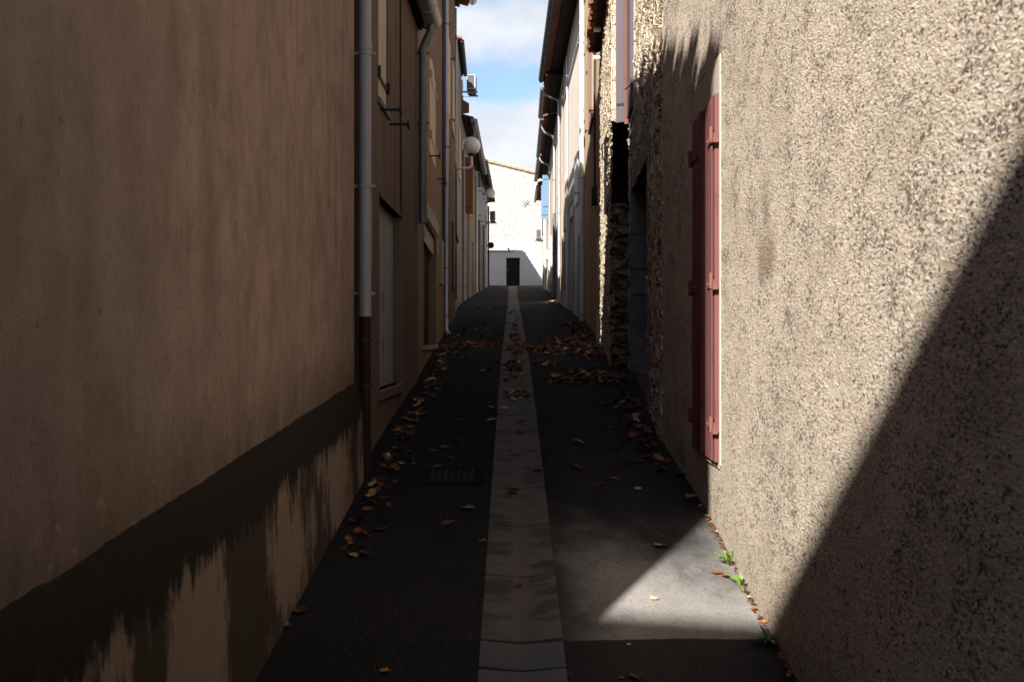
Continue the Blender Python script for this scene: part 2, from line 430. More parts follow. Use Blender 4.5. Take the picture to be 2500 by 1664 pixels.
class House:
    def __init__(s, name, label, side, pts, top, mat, holes=(), step=.5, vstep=.5, path=None, steps=None, coarse=None, smooth=False, cat='house', back=6.5):
        s.s = side; s.pts = pts; s.top = EYE+top
        y0, y1 = pts[0][1], pts[-1][1]
        s.y0, s.y1 = y0, y1
        zb = EYE + min(G(y0), G(y1)) - .35
        s.root = thing(name, label, cat, (pts[0][0], y0, gz(pts[0][0], y0)))
        bx = side*back
        full = [(bx, y0)] + pts + [(bx, y1)]
        st = [1.0] + [step]*(len(pts)-1) + [1.0]
        if path: full, st = path, steps
        us = {}
        acc = 0; prev = None
        for p in full:
            if prev is not None: acc += math.hypot(p[0]-prev[0], p[1]-prev[1])
            us[p] = acc; prev = p
        def u_of(y):
            for a, b in zip(pts, pts[1:]):
                if a[1] <= y <= b[1]+1e-6:
                    return us[a] + (us[b]-us[a])*(y-a[1])/(b[1]-a[1])
        hs = [(u_of(h[0]), u_of(h[1]), h[2], h[3], h[4]) for h in holes]
        mb = wall_mesh(full, zb, s.top, st, vstep, hs, flip=(side < 0), depth_side=side, coarse_z=coarse)
        n = len(mb.v)
        s.wall = mb.build('wall', mat, s.root, s.root, recalc=False)
        if smooth:
            for p in s.wall.data.polygons: p.use_smooth = True
            s.wall.data.set_sharp_from_angle(angle=R(60))
        s.tiny = 0
    def X(s, y):
        pts = s.pts
        if y <= pts[0][1]: a, b = pts[0], pts[1]
        elif y >= pts[-1][1]: a, b = pts[-2], pts[-1]
        else:
            for a, b in zip(pts, pts[1:]):
                if a[1] <= y <= b[1]: break
        return a[0] + (b[0]-a[0])*(y-a[1])/(b[1]-a[1])
    def P(s, y, off, z): return (s.X(y) - s.s*off, y, z)
    def box(s, mb, y0, y1, z0, z1, o0, o1, dz=0):
        P = s.P
        mb.hexa([P(y0,o0,z0), P(y0,o1,z0), P(y1,o1,z0+dz), P(y1,o0,z0+dz), P(y0,o0,z1), P(y0,o1,z1), P(y1,o1,z1+dz), P(y1,o0,z1+dz)])
    def part(s, name, mb, mat, parent=None, label=None, **k):
        o = mb.build(name, mat, parent or s.root, s.root, **k)
        if label: o['label'] = label
        return o
    # ---- common parts
    def planks(s, name, y0, y1, z0, z1, o0, o1, n, mat, parent=None, label=None, arch=0):
        mb = MB(); w = (y1-y0)/n
        for i in range(n):
            a, b = y0+i*w+.004, y0+(i+1)*w-.004
            zt = z1 + arch*math.sin(math.pi*(i+.5)/n) if arch else z1
            s.box(mb, a, b, z0, zt, o0, o1 + (.003 if i % 2 else 0))
        s.box(mb, y0+.01, y1-.01, z0+.01, z1-.01, o0-.004, o1-.012)
        return s.part(name, mb, mat, parent, label, bevel=.003)
    def pipe(s, name, y, off, z0, z1, r, mat, clampmat=None, clamps=(), label=None, foot=True, pre=()):
        mb = MB(); x, yy, _ = s.P(y, off, 0)
        pts = list(pre) + [(x, yy, z1), (x, yy, z0+(.12 if foot else 0))]
        if foot:
            q = -s.s
            pts += [(x+q*.01, yy-.02, z0+.07), (x+q*.05, yy-.06, z0+.02)]
        mb.tube(pts, r, 14)
        for zz in s.joints(z0, z1): mb.tube([(x,yy,zz-.03),(x,yy,zz+.03)], r*1.09, 14)
        o = s.part(name, mb, mat, label=label, smooth=True)
        for c in clamps:
            m2 = MB(); m2.tube([(x,yy,c-.014),(x,yy,c+.014)], r*1.13, 14)
            m2.obox((x-s.s*(-off/2), yy, c), (off/2+.02,0,0), (0,.012,0), (0,0,.01))
            m2.obox((x-s.s*r*1.2, yy-.0, c), (.018,0,0), (0,.014,0), (0,0,.011))
            s.part('clamp', m2, clampmat or mat, parent=o)
        return o
    def joints(s, z0, z1):
        z = z0+2.0; r = []
        while z < z1-.3: r.append(z); z += 2.4
        return r
    def gutter(s, y0, y1, off, z, r, mat, slope=0, brackets=True):
        mb = MB(); n = 10; vs = []; fs = []
        ks = max(2, int((y1-y0)/1.0)); m = ks+1
        for i in range(m):
            y = y0+(y1-y0)*i/ks; c = Vector(s.P(y, off, z+slope*(y-y0) + .008*math.sin(y*2.3)))
            for rr in (r, r-.006):
                for k in range(n+1):
                    a = math.pi + math.pi*k/n
                    vs.append((c.x+rr*math.cos(a), c.y, c.z+rr*math.sin(a)))
        w = 2*(n+1)
        for i in range(ks):
            for q in (0, n+1):
                for k in range(n):
                    a = i*w+q+k; fs.append((a, a+1, a+1+w, a+w))
            for k in (0, n):
                a = i*w+k; b = i*w+n+1+k; fs.append((a, b, b+w, a+w))
        for i in (0, ks): fs.append(tuple(i*w+k for k in range(n+1)))
        mb.add(vs, fs)
        for sg in (-1, 1):
            a = Vector(s.P(y0, off, z)); b = Vector(s.P(y1, off, z+slope*(y1-y0)))
            mb.tube([a+Vector((sg*r,0,0)), b+Vector((sg*r,0,0))], .008, 6)
        o = s.part('gutter', mb, mat, smooth=True)
        if brackets:
            y = y0+.25
            while y < y1:
                m2 = MB()
                c = Vector(s.P(y, off, z+slope*(y-y0)+.008*math.sin(y*2.3)))
                m2.tube([(c.x+(r+.006)*math.cos(math.pi+math.pi*q/8), c.y, c.z+(r+.006)*math.sin(math.pi+math.pi*q/8)) for q in range(9)], .007, 5)
                y += .8
                s.part('gutter_bracket', m2, mat, parent=o)
        return o
    def roof(s, over, tile, under, slope=.27, depth=3.4, spacing=.21, r=.085, y0=None, y1=None, z=None, thick=.06, rise=lambda y: 0, jit=.02):
        y0 = s.y0 if y0 is None else y0; y1 = s.y1 if y1 is None else y1
        z = s.top+.02 if z is None else z
        mb = MB(); P = s.P; d = s.s
        def q(y, t, dz): # t metres in from the eave edge
            x = s.X(y) - d*over + d*t
            return (x, y, z - over*slope + slope*t + dz + rise(y))
        Y = [y0]
        for p in s.pts:
            if y0 < p[1] < y1: Y.append(p[1])
        Y.append(y1)
        if s.y1-s.y0 < 6 and y0 < 3: Y = [y0+(y1-y0)*i/8 for i in range(9)]
        for a, b in zip(Y, Y[1:]):
            D = depth+over
            t0 = .17 if over > .25 else .05
            mb.hexa([q(a,t0,-thick), q(a,D,-thick), q(b,D,-thick), q(b,t0,-thick), q(a,t0,0), q(a,D,0), q(b,D,0), q(b,t0,0)])
            mb.hexa([q(a,D,-thick), (q(a,D,0)[0]+d*D, a, q(a,0,-thick)[2]), (q(b,D,0)[0]+d*D, b, q(b,0,-thick)[2]), q(b,D,-thick),
                     q(a,D,0), (q(a,D,0)[0]+d*D, a, q(a,0,0)[2]), (q(b,D,0)[0]+d*D, b, q(b,0,0)[2]), q(b,D,0)])
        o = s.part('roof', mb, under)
        tb = MB(); y = y0+spacing*.5; n = 6
        rnd = random.Random(int(y0*100)+int(d*7))
        while y < y1-.03:
            e = -.07+rnd.uniform(-jit,jit); dz = rnd.uniform(-.008,.012); yj = y+rnd.uniform(-.6,.6)*jit
            vs = []
            for t in (e, 0.36, depth+over):
                for rr in (r, r-.016):
                    for k in range(n+1):
                        a = math.pi*k/n; b = q(yj, t, .004+dz)
                        vs.append((b[0], yj+rr*math.cos(a)*(1 if t > e else 1.06), b[2]+rr*math.sin(a)))
            w = 2*(n+1); fs = []
            for i in range(2):
                for h in (0, n+1):
                    for k in range(n):
                        a = i*w+h+k; fs.append((a,a+1,a+1+w,a+w))
            for k in range(n): fs.append((k, k+1, n+1+k+1, n+1+k))
            tb.add(vs, fs)
            # channel tile between two covers, seen from below at the edge
            vs = []
            for t in (e+.03, .6):
                for rr in (r*.95, r*.95-.014):
                    for k in range(n+1):
                        a = math.pi+math.pi*k/n; b = q(yj+spacing/2, t, .05)
                        vs.append((b[0], yj+spacing/2+rr*math.cos(a), b[2]+rr*.75*math.sin(a)))
            fs = []
            for h in (0, n+1):
                for k in range(n):
                    a = h+k; fs.append((a,a+1,a+1+w,a+w))
            for k in range(n): fs.append((k, k+1, n+1+k+1, n+1+k))
            tb.add(vs, fs)
            y += spacing
        s.part('roof_tiles', tb, tile, parent=o, smooth=True, sharp=50)
        return o
    def stay(s, y, z, mat, l=.16, parent=None, label=None):    # wrought-iron shutter stay
        mb = MB(); a = s.P(y, -.02, z); b = s.P(y, l, z); c = s.P(y+.05, l, z-.035)
        mb.tube([a, b], .011, 6); mb.obox(b, (.012,0,0), (0,.02,0), (0,0,.022)); mb.tube([b, c], .009, 6)
        return s.part('shutter_stay', mb, mat, parent)
    def leaf(s, name, y, z0, z1, w, mat, hingemat, ang=90, thick=.035, off=0.0, nplank=4, label=None, bars=(.12, .88)):
        """shutter leaf hinged at y on the wall, standing out; ang 90 = square to the wall, 0 = flat against it pointing away"""
        mb = MB(); h = Vector(s.P(y, off, 0)); dirn = Vector((-s.s*math.sin(R(ang)), math.cos(R(ang)), 0)); nor = Vector((dirn.y, -dirn.x, 0))
        pw = w/nplank
        for i in range(nplank):
            c = h + dirn*(pw*(i+.5)) + Vector((0,0,(z0+z1)/2))
            mb.obox(c, dirn*(pw/2-.004), nor*(thick/2), (0,0,(z1-z0)/2))
        mb.obox(h+dirn*w/2+Vector((0,0,(z0+z1)/2)), dirn*(w/2-.006), nor*(thick/2-.006), (0,0,(z1-z0)/2-.006))
        o = s.part(name, mb, mat, label=label, bevel=.003)
        for b in bars:
            zz = z0+(z1-z0)*b; m2 = MB()
            m2.obox(h+dirn*w*.45+Vector((0,0,zz)), dirn*w*.46, nor*(thick/2+.006), (0,0,.014))
            s.part('strap_hinge', m2, hingemat, parent=o)
        return o

# ------------------------------------------------------------------ material instances
STAIN = (0, 0); PEB_BASE = 0; PL_TOP = 0
# local heights used by the wall materials (object space = metres from the house's base point)
_r1_org = (1.14, -4.0, gz(1.14, -4.0)); _l1_org = (-1.15, 1.89, gz(-1.15, 1.89))
STAIN = (4.78 - _r1_org[1], zy(665, 4.78) - _r1_org[2])
PEB_BASE = (EYE + G(0)) - _r1_org[2] + .135*_r1_org[1]
PL_TOP = (EYE - .653 + .061*(_l1_org[1]-2.12)) - _l1_org[2]
M = {}
M['l1'] = m_l1(); M['plinth'] = m_plinth(); M['peb'] = m_pebbledash()
M['rub_r'] = m_rubble('rubble_warm', [(.40,.31,.22),(.60,.50,.38),(.52,.40,.28),(.66,.58,.47),(.42,.36,.30),(.62,.50,.36)], (.58,.49,.37), 3.9, .05, pit=.6)
M['rub_p'] = m_rubble('rubble_pier', [(.27,.22,.17),(.40,.31,.22),(.30,.26,.22),(.45,.33,.23),(.22,.20,.18),(.36,.30,.24)], (.22,.17,.12), 3.6, .10, (1.0,1,2.5), .12, .3, False, .6)
M['rub_l'] = m_rubble('rubble_brown', [(.20,.135,.09),(.36,.25,.175),(.25,.175,.125),(.42,.31,.225),(.22,.18,.14)], (.17,.115,.08), 4.5, .05, bumponly=True)
M['rub_f'] = m_rubble('rubble_white', [(.40,.33,.26),(.62,.56,.47),(.50,.42,.33),(.68,.62,.54),(.36,.32,.28)], (.70,.66,.59), 3.6, .07, (1,1,1.9), .30, .05, True, .75)
M['brown2'] = m_plaster('render_brown_dark', (.19,.135,.108), (.11,.078,.064), .8, .3, seed=3)
M['brown3'] = m_plaster('render_tan', (.29,.205,.147), (.19,.13,.093), .5, .3, seed=5, speck=.25)
M['grey5'] = m_plaster('render_grey_brown', (.30,.26,.235), (.19,.165,.15), .5, .3, seed=8)
M['grey6'] = m_plaster('render_stone_grey', (.33,.285,.24), (.20,.17,.14), .5, .4, seed=9)
M['pale7'] = m_plaster('render_pale', (.30,.275,.25), (.20,.18,.165), .4, .4, seed=11)
M['pale8'] = m_plaster('render_blue_grey', (.38,.40,.42), (.24,.25,.26), .4, .4, seed=12)
M['ochre'] = m_plaster('render_ochre', (.50,.38,.235), (.36,.26,.16), .35, .4, 60, .5, .5, seed=13)
M['white5'] = m_plaster('render_offwhite', (.64,.58,.52), (.44,.38,.33), .5, .25, seed=14)
M['cream6'] = m_plaster('render_cream', (.62,.55,.46), (.42,.35,.28), .5, .25, seed=15)
M['tan7'] = m_plaster('render_sand', (.52,.44,.355), (.34,.28,.22), .5, .3, seed=16)
M['tan8'] = m_plaster('render_beige', (.55,.47,.39), (.36,.30,.24), .5, .3, seed=17)
M['farw'] = m_plaster('white_plaster', (.80,.80,.80), (.70,.695,.69), .25, .25, 40, .2, seed=18)
M['surround'] = m_plaster('pale_surround', (.43,.375,.305), (.28,.24,.19), .3, .4, 120, .2, seed=19)
M['dressed'] = m_stone('dressed_grey_stone', ((.13,.13,.135), (.18,.178,.175), (.23,.22,.21)))
M['lintel'] = m_stone('pale_lintel', ((.30,.265,.23), (.40,.355,.31), (.46,.41,.36)))
M['tile'] = m_tile('terracotta', (.27,.105,.055), (.14,.06,.04)); M['tile_dark'] = m_tile('terracotta_dark', (.15,.065,.04), (.075,.04,.03), .5)
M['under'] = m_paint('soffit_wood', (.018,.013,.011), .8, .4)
M['pipe_blue'] = m_paint('pipe_grey_pvc', (.33,.345,.40), .42, .25, (30,30,1.5), spec=.4)
M['pipe_rust'] = m_paint('pipe_cast_iron', (.03,.012,.0105), .7, .5)
M['zinc'] = m_metal('zinc', (.50,.51,.53), .42, .75)
M['zinc_dark'] = m_metal('zinc_dark', (.22,.22,.235), .5, .6)
M['zinc_black'] = m_metal('zinc_black', (.045,.045,.05), .55, .3)
M['pipe_white'] = m_paint('pipe_white', (.80,.78,.75), .45, .15, (20,20,1.5))
M['pipe_slate'] = m_paint('pipe_slate', (.12,.15,.19), .5, .3)
M['pipe_brown'] = m_paint('pipe_tan', (.36,.28,.21), .6, .3)
M['iron'] = m_metal('wrought_iron', (.022,.02,.02), .6, .3)
M['wood_pale'] = m_paint('wood_weathered', (.58,.50,.39), .75, .5, (50,50,1.0))
M['wood_cream'] = m_paint('wood_cream', (.66,.57,.46), .7, .35)
M['louvre'] = m_paint('paint_grey_white', (.30,.325,.35), .6, .3)
M['red'] = m_paint('paint_faded_red', (.175,.066,.062), .65, .7, (38,38,.7), (.095,.036,.036))
M['red_dark'] = m_paint('paint_red_batten', (.115,.038,.036), .65, .5)
M['red_iron'] = m_paint('paint_red_hinge', (.19,.075,.06), .6, .5)
M['plum'] = m_paint('paint_plum', (.105,.08,.095), .5, .3)
M['plum_edge'] = m_paint('paint_plum_edge', (.17,.075,.05), .6, .3)
M['pink'] = m_paint('paint_salmon', (.36,.22,.165), .6, .3)
M['blue'] = m_paint('paint_light_blue', (.115,.205,.32), .5, .2, dark=(.085,.155,.25))
M['white'] = m_paint('paint_white', (.78,.78,.79), .5, .12)
M['rustwood'] = m_paint('paint_rust_orange', (.17,.058,.022), .6, .4)
M['door_dark'] = m_paint('door_dark_brown', (.010,.007,.0065), .6, .4)
M['door_grey'] = m_paint('door_grey', (.09,.09,.095), .6, .3)
M['brick'] = m_stone('old_brick', ((.20,.11,.08), (.34,.23,.17), (.42,.32,.25)))
M['cable'] = m_paint('cable_dark', (.03,.03,.032), .6, .2)
M['cable_grey'] = m_paint('cable_grey', (.20,.19,.18), .6, .2)
M['globe'] = None
n = NT('opal_globe'); sp = n.step(n.noise(n.co, 9, 4, .7), .66, .72, 0, .45)
n.b.inputs['Subsurface Weight'].default_value = .15; n.b.inputs['Coat Weight'].default_value = .4
M['globe'] = n.fin(n.mix(sp, (.93,.93,.92), (.42,.40,.37)), .3)
M['ac'] = m_paint('ac_casing', (.42,.42,.42), .5, .2)
M['ac_grille'] = m_paint('ac_grille', (.16,.16,.165), .5, .2)
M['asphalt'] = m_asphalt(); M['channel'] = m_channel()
M['castiron'] = m_paint('cast_iron', (.009,.009,.0095), .85, .3, spec=.06)
M['green'] = m_paint('paint_green', (.11,.17,.17), .5, .2)

# ------------------------------------------------------------------ ground
xs = [-90,-40,-12,-5,-2.4,-1.9,-1.5,-1.15,-.8,-.5,-.3,-.19+XC,XC,.19+XC,.4,.6,.9,1.2,1.5,1.9,2.4,5,12,40,90]
ys = [-60,-30,-15,-8,-4] + [-2+.25*i for i in range(0, 80)] + [18+.5*i for i in range(0, 93)] + [66, 75, 95, 140, 220]
mb = MB()
for y in ys:
    for x in xs:
        xx = x
        if abs(x-XC) < .2 and abs(x-XC) > .01: xx = XC + math.copysign(drain_half(y)+.004, x-XC)
        z = EYE+G(y)+.012*max(0, min(abs(xx-XC), 2)-.19)
        if abs(x-XC) < .01: z -= .06
        mb.v.append((xx, y, z))
nx = len(xs)
for j in range(len(ys)-1):
    for i in range(nx-1):
        mb.f.append((j*nx+i, j*nx+i+1, (j+1)*nx+i+1, (j+1)*nx+i))
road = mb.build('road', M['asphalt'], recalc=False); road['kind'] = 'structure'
# drainage channel of precast slabs, each slightly dished, with open joints
mb = MB()
joints = [-2, -1.2, -.4, .4, 1.2, 2.0, 2.8, 3.5, 4.03, 4.32, 4.60, 5.42, 6.27]
while joints[-1] < 61: joints.append(joints[-1]+.84+random.uniform(-.02,.02))
for a, b in zip(joints, joints[1:]):
    gap = .006 if b != 4.60 and a != 4.60 else .012
    a2, b2 = a+gap, b-gap
    off = random.uniform(-.003, .003); tw = random.uniform(-.003,.003)
    prof = [(-1, .004), (-.93, .006), (-.5, -.003), (-.1, -.009), (0, -.010), (.1, -.009), (.5, -.003), (.93, .006), (1, .004)]
    vs = []; m_ = len(prof)
    for (yy, lip) in ((a2, -.03), (a2, -.003), (a2+.015, .0), (b2-.015, .0), (b2, -.003), (b2, -.03)):
        for u, dz in prof:
            vs.append((XC+u*drain_half(yy), yy, EYE+G(yy)+dz+off+lip+tw*u))
    fs = []
    for i in range(5):
        for k in range(m_-1): fs.append((i*m_+k, i*m_+k+1, (i+1)*m_+k+1, (i+1)*m_+k))
    for k in (0, m_-1):
        for i in range(5): pass
    mb.add(vs, fs)
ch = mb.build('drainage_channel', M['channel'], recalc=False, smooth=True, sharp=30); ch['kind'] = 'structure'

# ------------------------------------------------------------------ LEFT SIDE
# L1: brown rendered house in the left foreground
def L1_RISE(y): return -.72+.3*(y-2.2)
L1 = House('house', 'brown streaky rendered house at the left foreground with a black mouldy plinth', 'x' and -1, [(-1.15,1.89),(-1.15,7.25)], 5.95, M['l1'])
# plinth with a ragged sloping top
mb = MB(); nn = 120; prof = []
for i in range(nn+1):
    y = 1.89 + (7.22-1.89)*i/nn
    zt = EYE - .653 + .061*(y-2.12) + .004*math.sin(y*9)*math.sin(y*3.1) + random.uniform(-.004,.004)
    zb = gz(-1.07, y) - .1
    for off, z in ((.075, zb), (.072, zb+.4*(zt-zb)), (.066, zt-.14), (.058, zt-.06), (.04, zt-.01), (.014, zt+.03), (-.02, zt+.05)):
        mb.v.append((-1.15+off, y, z))
for i in range(nn):
    for k in range(6): a = i*7+k; mb.f.append((a, a+7, a+8, a+1))
mb.f.append(tuple(range(7))); mb.f.append(tuple(nn*7+k for k in range(6,-1,-1)))
L1.part('plinth', mb, M['plinth'], recalc=False, smooth=True, sharp=50, label='black mould-stained plinth with pale bare patches')
L1.roof(.14, M['tile'], M['under'], rise=L1_RISE, jit=.07, spacing=.17)
for v in L1.wall.data.vertices:
    zt_ = L1.top - L1.root.location.z + L1_RISE(v.co.y + L1.root.location.y)
    if v.co.z > zt_ or v.co.z > L1.top - L1.root.location.z - .01: v.co.z = zt_
zt1 = zy(772, 7.35)
L1.pipe('downpipe', 7.38, .06, zt1, EYE+4.9, .047, M['pipe_blue'], M['pipe_blue'], [zy(v, 7.38) for v in (131, 454, 716)] + [EYE+3.6], foot=False, label='grey blue plastic downpipe')
# lower cast-iron length
mb = MB(); x, y, _ = L1.P(7.38, .06, 0)
mb.tube([(x,y,gz(x,y)-.05),(x,y,zt1)], .044, 14); 
p = L1.part('downpipe', mb, M['pipe_rust'], smooth=True, label='dark red cast iron foot of the downpipe')
for c in (zy(830,7.38), zy(940,7.38)):
    m2 = MB(); m2.tube([(x,y,c-.012),(x,y,c+.012)], .052, 14); L1.part('clamp', m2, M['zinc_black'], parent=p)

# L2: darker house with white door
hz0, hz1 = EYE-.42, EYE+1.24
L2 = House('house', 'dark brown low house with a grey white louvred door on the left', -1, [(-1.15,7.5),(-1.1,11.65)], 3.68, M['brown2'],
           holes=[(8.55, 9.95, hz0, hz1, .09), (8.47, 9.08, EYE+2.07, EYE+3.42, .05)])
dr = L2.planks('door', 8.55, 9.95, hz0, hz1, -.12, -.07, 12, M['louvre'], label='grey white panelled door')
for yy in (8.9, 9.2):
    for zz in (EYE+.38, EYE-.05):
        m2 = MB(); L2.box(m2, yy, yy+.05, zz-.1, zz+.08, -.068, -.058); L2.part('door_bolt', m2, M['cable_grey'], parent=dr)
mb = MB(); L2.box(mb, 8.45, 10.05, hz0-.09, hz0, -.1, .03); L2.part('doorstep', mb, M['brown2'], bevel=.01)
mb = MB(); L2.box(mb, 8.5, 10.0, hz1, hz1+.05, -.06, .012); L2.part('door_head', mb, M['brown2'])
sh = L2.planks('shutter', 8.47, 9.08, EYE+2.07, EYE+3.42, -.055, -.015, 5, M['wood_pale'], label='pale weathered plank shutter')
for zz in (EYE+2.28, EYE+3.2):
    m2 = MB(); L2.box(m2, 8.49, 9.06, zz-.018, zz+.018, -.012, -.002); L2.box(m2, 8.46, 8.5, zz-.035, zz+.06, -.015, .02); L2.box(m2, 9.05, 9.09, zz-.035, zz+.06, -.015, .02)
    L2.part('strap_hinge', m2, M['iron'], parent=sh)
mb = MB(); L2.box(mb, 8.43, 9.12, EYE+2.02, EYE+2.068, -.05, .022); L2.part('window_sill', mb, M['dressed'])
L2.stay(8.62, EYE+2.0, M['iron'], .17); L2.stay(9.2, EYE+2.0, M['iron'], .17)
mb = MB(); L2.box(mb, 7.95, 8.05, zy(665,8), zy(475,8), -.01, .012); L2.part('brick_patch', mb, M['brick'], label='strip of bare brick where the render has fallen')
mb = MB(); mb.tube([L2.P(9.95,.012,EYE+1.2), L2.P(9.93,.012,EYE+2.4), L2.P(9.9,.012,EYE+3.6)], .008, 6); L2.part('cable', mb, M['cable'])
L2.roof(.1, M['tile_dark'], M['under'])
L2.gutter(7.5, 11.6, .17, EYE+3.75, .115, M['zinc'], -.006)
x, y, _ = L2.P(11.45, .075, 0)
L2.pipe('downpipe', 11.45, .075, zy(544, 11.45), EYE+3.35, .05, M['zinc_dark'], M['zinc_dark'], [zy(130, 11.45), zy(300, 11.45)], foot=False,
        pre=[(x+.1, y-.02, EYE+3.66), (x+.09, y-.02, EYE+3.54), (x+.03, y, EYE+3.42)])

# L3: tan house with framed doorway and arched shutter
L3 = House('house', 'tan rendered house with an arched cream shutter above a pale stone lintel', -1, [(-1.11,11.7),(-1.24,17.95)], 8.0, M['brown3'],
           holes=[(12.75, 15.7, EYE-.06, EYE+1.62, .13), (13.95, 15.35, EYE+2.66, EYE+3.95, .03)])
sh = L3.planks('shutter', 13.95, 15.35, EYE+2.66, EYE+3.95, -.04, .004, 8, M['wood_cream'], label='cream arched shutter', arch=.13)
for zz in (EYE+2.9, EYE+3.75):
    m2 = MB(); L3.box(m2, 13.98, 15.3, zz-.018, zz+.018, .007, .015); L3.box(m2, 13.93, 14.0, zz-.04, zz+.05, .0, .04); L3.box(m2, 15.28, 15.36, zz-.04, zz+.05, .0, .04)
    L3.part('strap_hinge', m2, M['wood_pale'], parent=sh)
L3.stay(14.0, EYE+2.6, M['iron'], .14); L3.stay(16.0, EYE+2.6, M['iron'], .12); L3.stay(17.2, EYE+2.72, M['iron'], .08)
mb = MB(); L3.box(mb, 12.2, 16.2, EYE+1.62, EYE+1.84, -.02, .02, .06); L3.part('lintel', mb, M['lintel'], bevel=.008)
for (a, b) in ((12.55, 12.75), (15.7, 15.95)):
    mb = MB(); L3.box(mb, a, b, EYE+1.35, EYE+1.62, -.02, .018); L3.part('lintel_bracket', mb, M['lintel'], bevel=.006)
mb = MB(); L3.box(mb, 13.6, 15.7, EYE+1.36, EYE+1.6, -.12, -.05); L3.part('door_head', mb, M['lintel'])
L3.planks('door', 12.75, 15.7, EYE-.06, EYE+1.6, -.2, -.125, 8, M['door_dark'])
mb = MB(); L3.box(mb, 12.6, 15.85, EYE-.12, EYE-.06, -.13, .03); L3.part('doorstep', mb, M['lintel'], bevel=.006)
mb = MB(); L3.box(mb, 16.6, 17.2, EYE+.95, EYE+1.7, -.01, .05); L3.part('meter_box', mb, M['pipe_brown'], bevel=.01)
mb = MB(); mb.tube([L3.P(17.5,.02,EYE+1.0), L3.P(17.5,.02,EYE+2.6), L3.P(17.45,.02,EYE+4.3), L3.P(17.5,.02,EYE+7.5)], .014, 6); L3.part('cable', mb, M['cable'])
L3.roof(.2, M['tile_dark'], M['under'])
L3.pipe('downpipe', 18.0, .055, gz(-1.2, 18.0), EYE+7.9, .042, M['zinc'], M['zinc_dark'], [zy(v, 18) for v in (60, 360, 655, 770)])

# L4: brown rubble house
L4 = House('house', 'brown rubble stone house on the left with flaking pale shutters', -1, [(-1.28,18.2),(-1.4,24.6)], 8.3, M['rub_l'],
           holes=[(20.2, 21.1, EYE+.85, EYE+2.85, .1)])
L4.planks('shutter', 20.0, 21.0, EYE+4.6, EYE+6.2, .005, .035, 5, M['pale_sh'] if 'pale_sh' in M else M['wood_cream'])
L4.planks('shutter', 22.2, 23.2, EYE+4.7, EYE+6.3, .005, .035, 5, M['wood_pale'])
L4.stay(21.2, EYE+6.0, M['iron'], .1); L4.stay(21.2, EYE+4.7, M['iron'], .1)
mb = MB(); mb.add([L4.P(21.5,.03,EYE+3.9), L4.P(22.6,.03,EYE+3.0), L4.P(22.6,.03,EYE+3.3), L4.P(21.5,.03,EYE+4.3)], [(0,1,2,3)])
L4.planks('door', 20.2, 21.1, EYE+.85, EYE+2.85, -.13, -.08, 5, M['door_grey'])
L4.planks('shutter', 22.6, 23.4, EYE+1.2, EYE+2.7, .005, .04, 4, M['door_grey'], label='grey shutter low on the wall')
L4.roof(.28, M['tile'], M['under']); L4.gutter(18.3, 24.7, .42, EYE+8.42, .1, M['zinc'])
mb = MB(); mb.tube([L4.P(24.3,.03,EYE+1.0), L4.P(24.3,.03,EYE+4.6), L4.P(24.25,.03,EYE+8.1)], .016, 6); L4.part('cable', mb, M['cable'])

# garden wall in the gap that lets the sun through
GW = House('garden_wall', 'low grey garden wall between the rubble house and the tall house on the left', -1, [(-1.46,24.75),(-1.6,29.2)], G(27)+2.1, M['grey6'], cat='garden wall', back=1.9)
mb = MB(); GW.box(mb, 24.75, 29.2, GW.top, GW.top+.06, -.3, .04); GW.part('coping', mb, M['tile_dark'])

# L5
L5 = House('house', 'tall narrow grey brown house on the left below a high air conditioner', -1, [(-1.62,29.3),(-1.7,33.4)], 8.9, M['grey5'])
L5.roof(.1, M['tile'], M['under'])
L5.gutter(29.4, 33.3, .14, EYE+8.88, .06, M['zinc_black'])
mb = MB(); L5.box(mb, 31.6, 32.2, EYE+8.0, EYE+8.3, -.02, .1); L5.part('junction_box', mb, M['ac'], bevel=.02)
mb = MB()
mb.tube([L5.P(33.2,.1,EYE+5.4), L5.P(33.2,.3,EYE+5.4)], .02, 6)
L5.planks('shutter', 30.5, 31.6, EYE+5.0, EYE+6.6, .005, .04, 5, M['grey_sh'] if 'grey_sh' in M else M['wood_pale'])

# L6
L6 = House('house', 'left house with a rust orange plank shutter and a thick zinc gutter end', -1, [(-1.7,33.5),(-1.62,43.9)], 7.55, M['grey6'],
           holes=[(41.0, 42.2, EYE+G(41)+.1, EYE+G(41)+2.3, .12)])
L6.roof(.33, M['tile_dark'], M['under'])
L6.gutter(33.3, 43.9, .42, EYE+7.42, .11, M['zinc_dark'])
mb = MB(); mb.add([(-1.84,33.35,EYE+8.2),(-1.44,33.35,EYE+7.95),(-1.44,33.35,EYE+7.66),(-1.84,33.35,EYE+7.6),(-1.84,33.49,EYE+8.2),(-1.44,33.49,EYE+7.95),(-1.44,33.49,EYE+7.66),(-1.84,33.49,EYE+7.6)],[(0,1,2,3),(7,6,5,4),(0,4,5,1),(1,5,6,2),(2,6,7,3),(3,7,4,0)])
L6.part('bargeboard', mb, M['plum_edge'], label='red brown painted board at the roof end')
x, y, _ = L6.P(33.6, .07, 0)
L6.pipe('downpipe', 33.6, .07, gz(x, 33.6), zy(372, 33.6), .05, M['zinc_dark'], M['zinc_dark'], [zy(v, 33.6) for v in (470, 610, 700)],
        pre=[(x+.36, y, EYE+7.34), (x+.36, y, EYE+6.98), (x+.33, y, EYE+6.86), (x+.08, y, EYE+6.5), (x+.01, y, EYE+6.4)], label='dark swan-necked downpipe')
L6.leaf('shutter', 34.6, zy(522, 34.6), zy(384, 34.6), .34, M['rustwood'], M['iron'], 78, label='rust orange shutter leaf swung open')
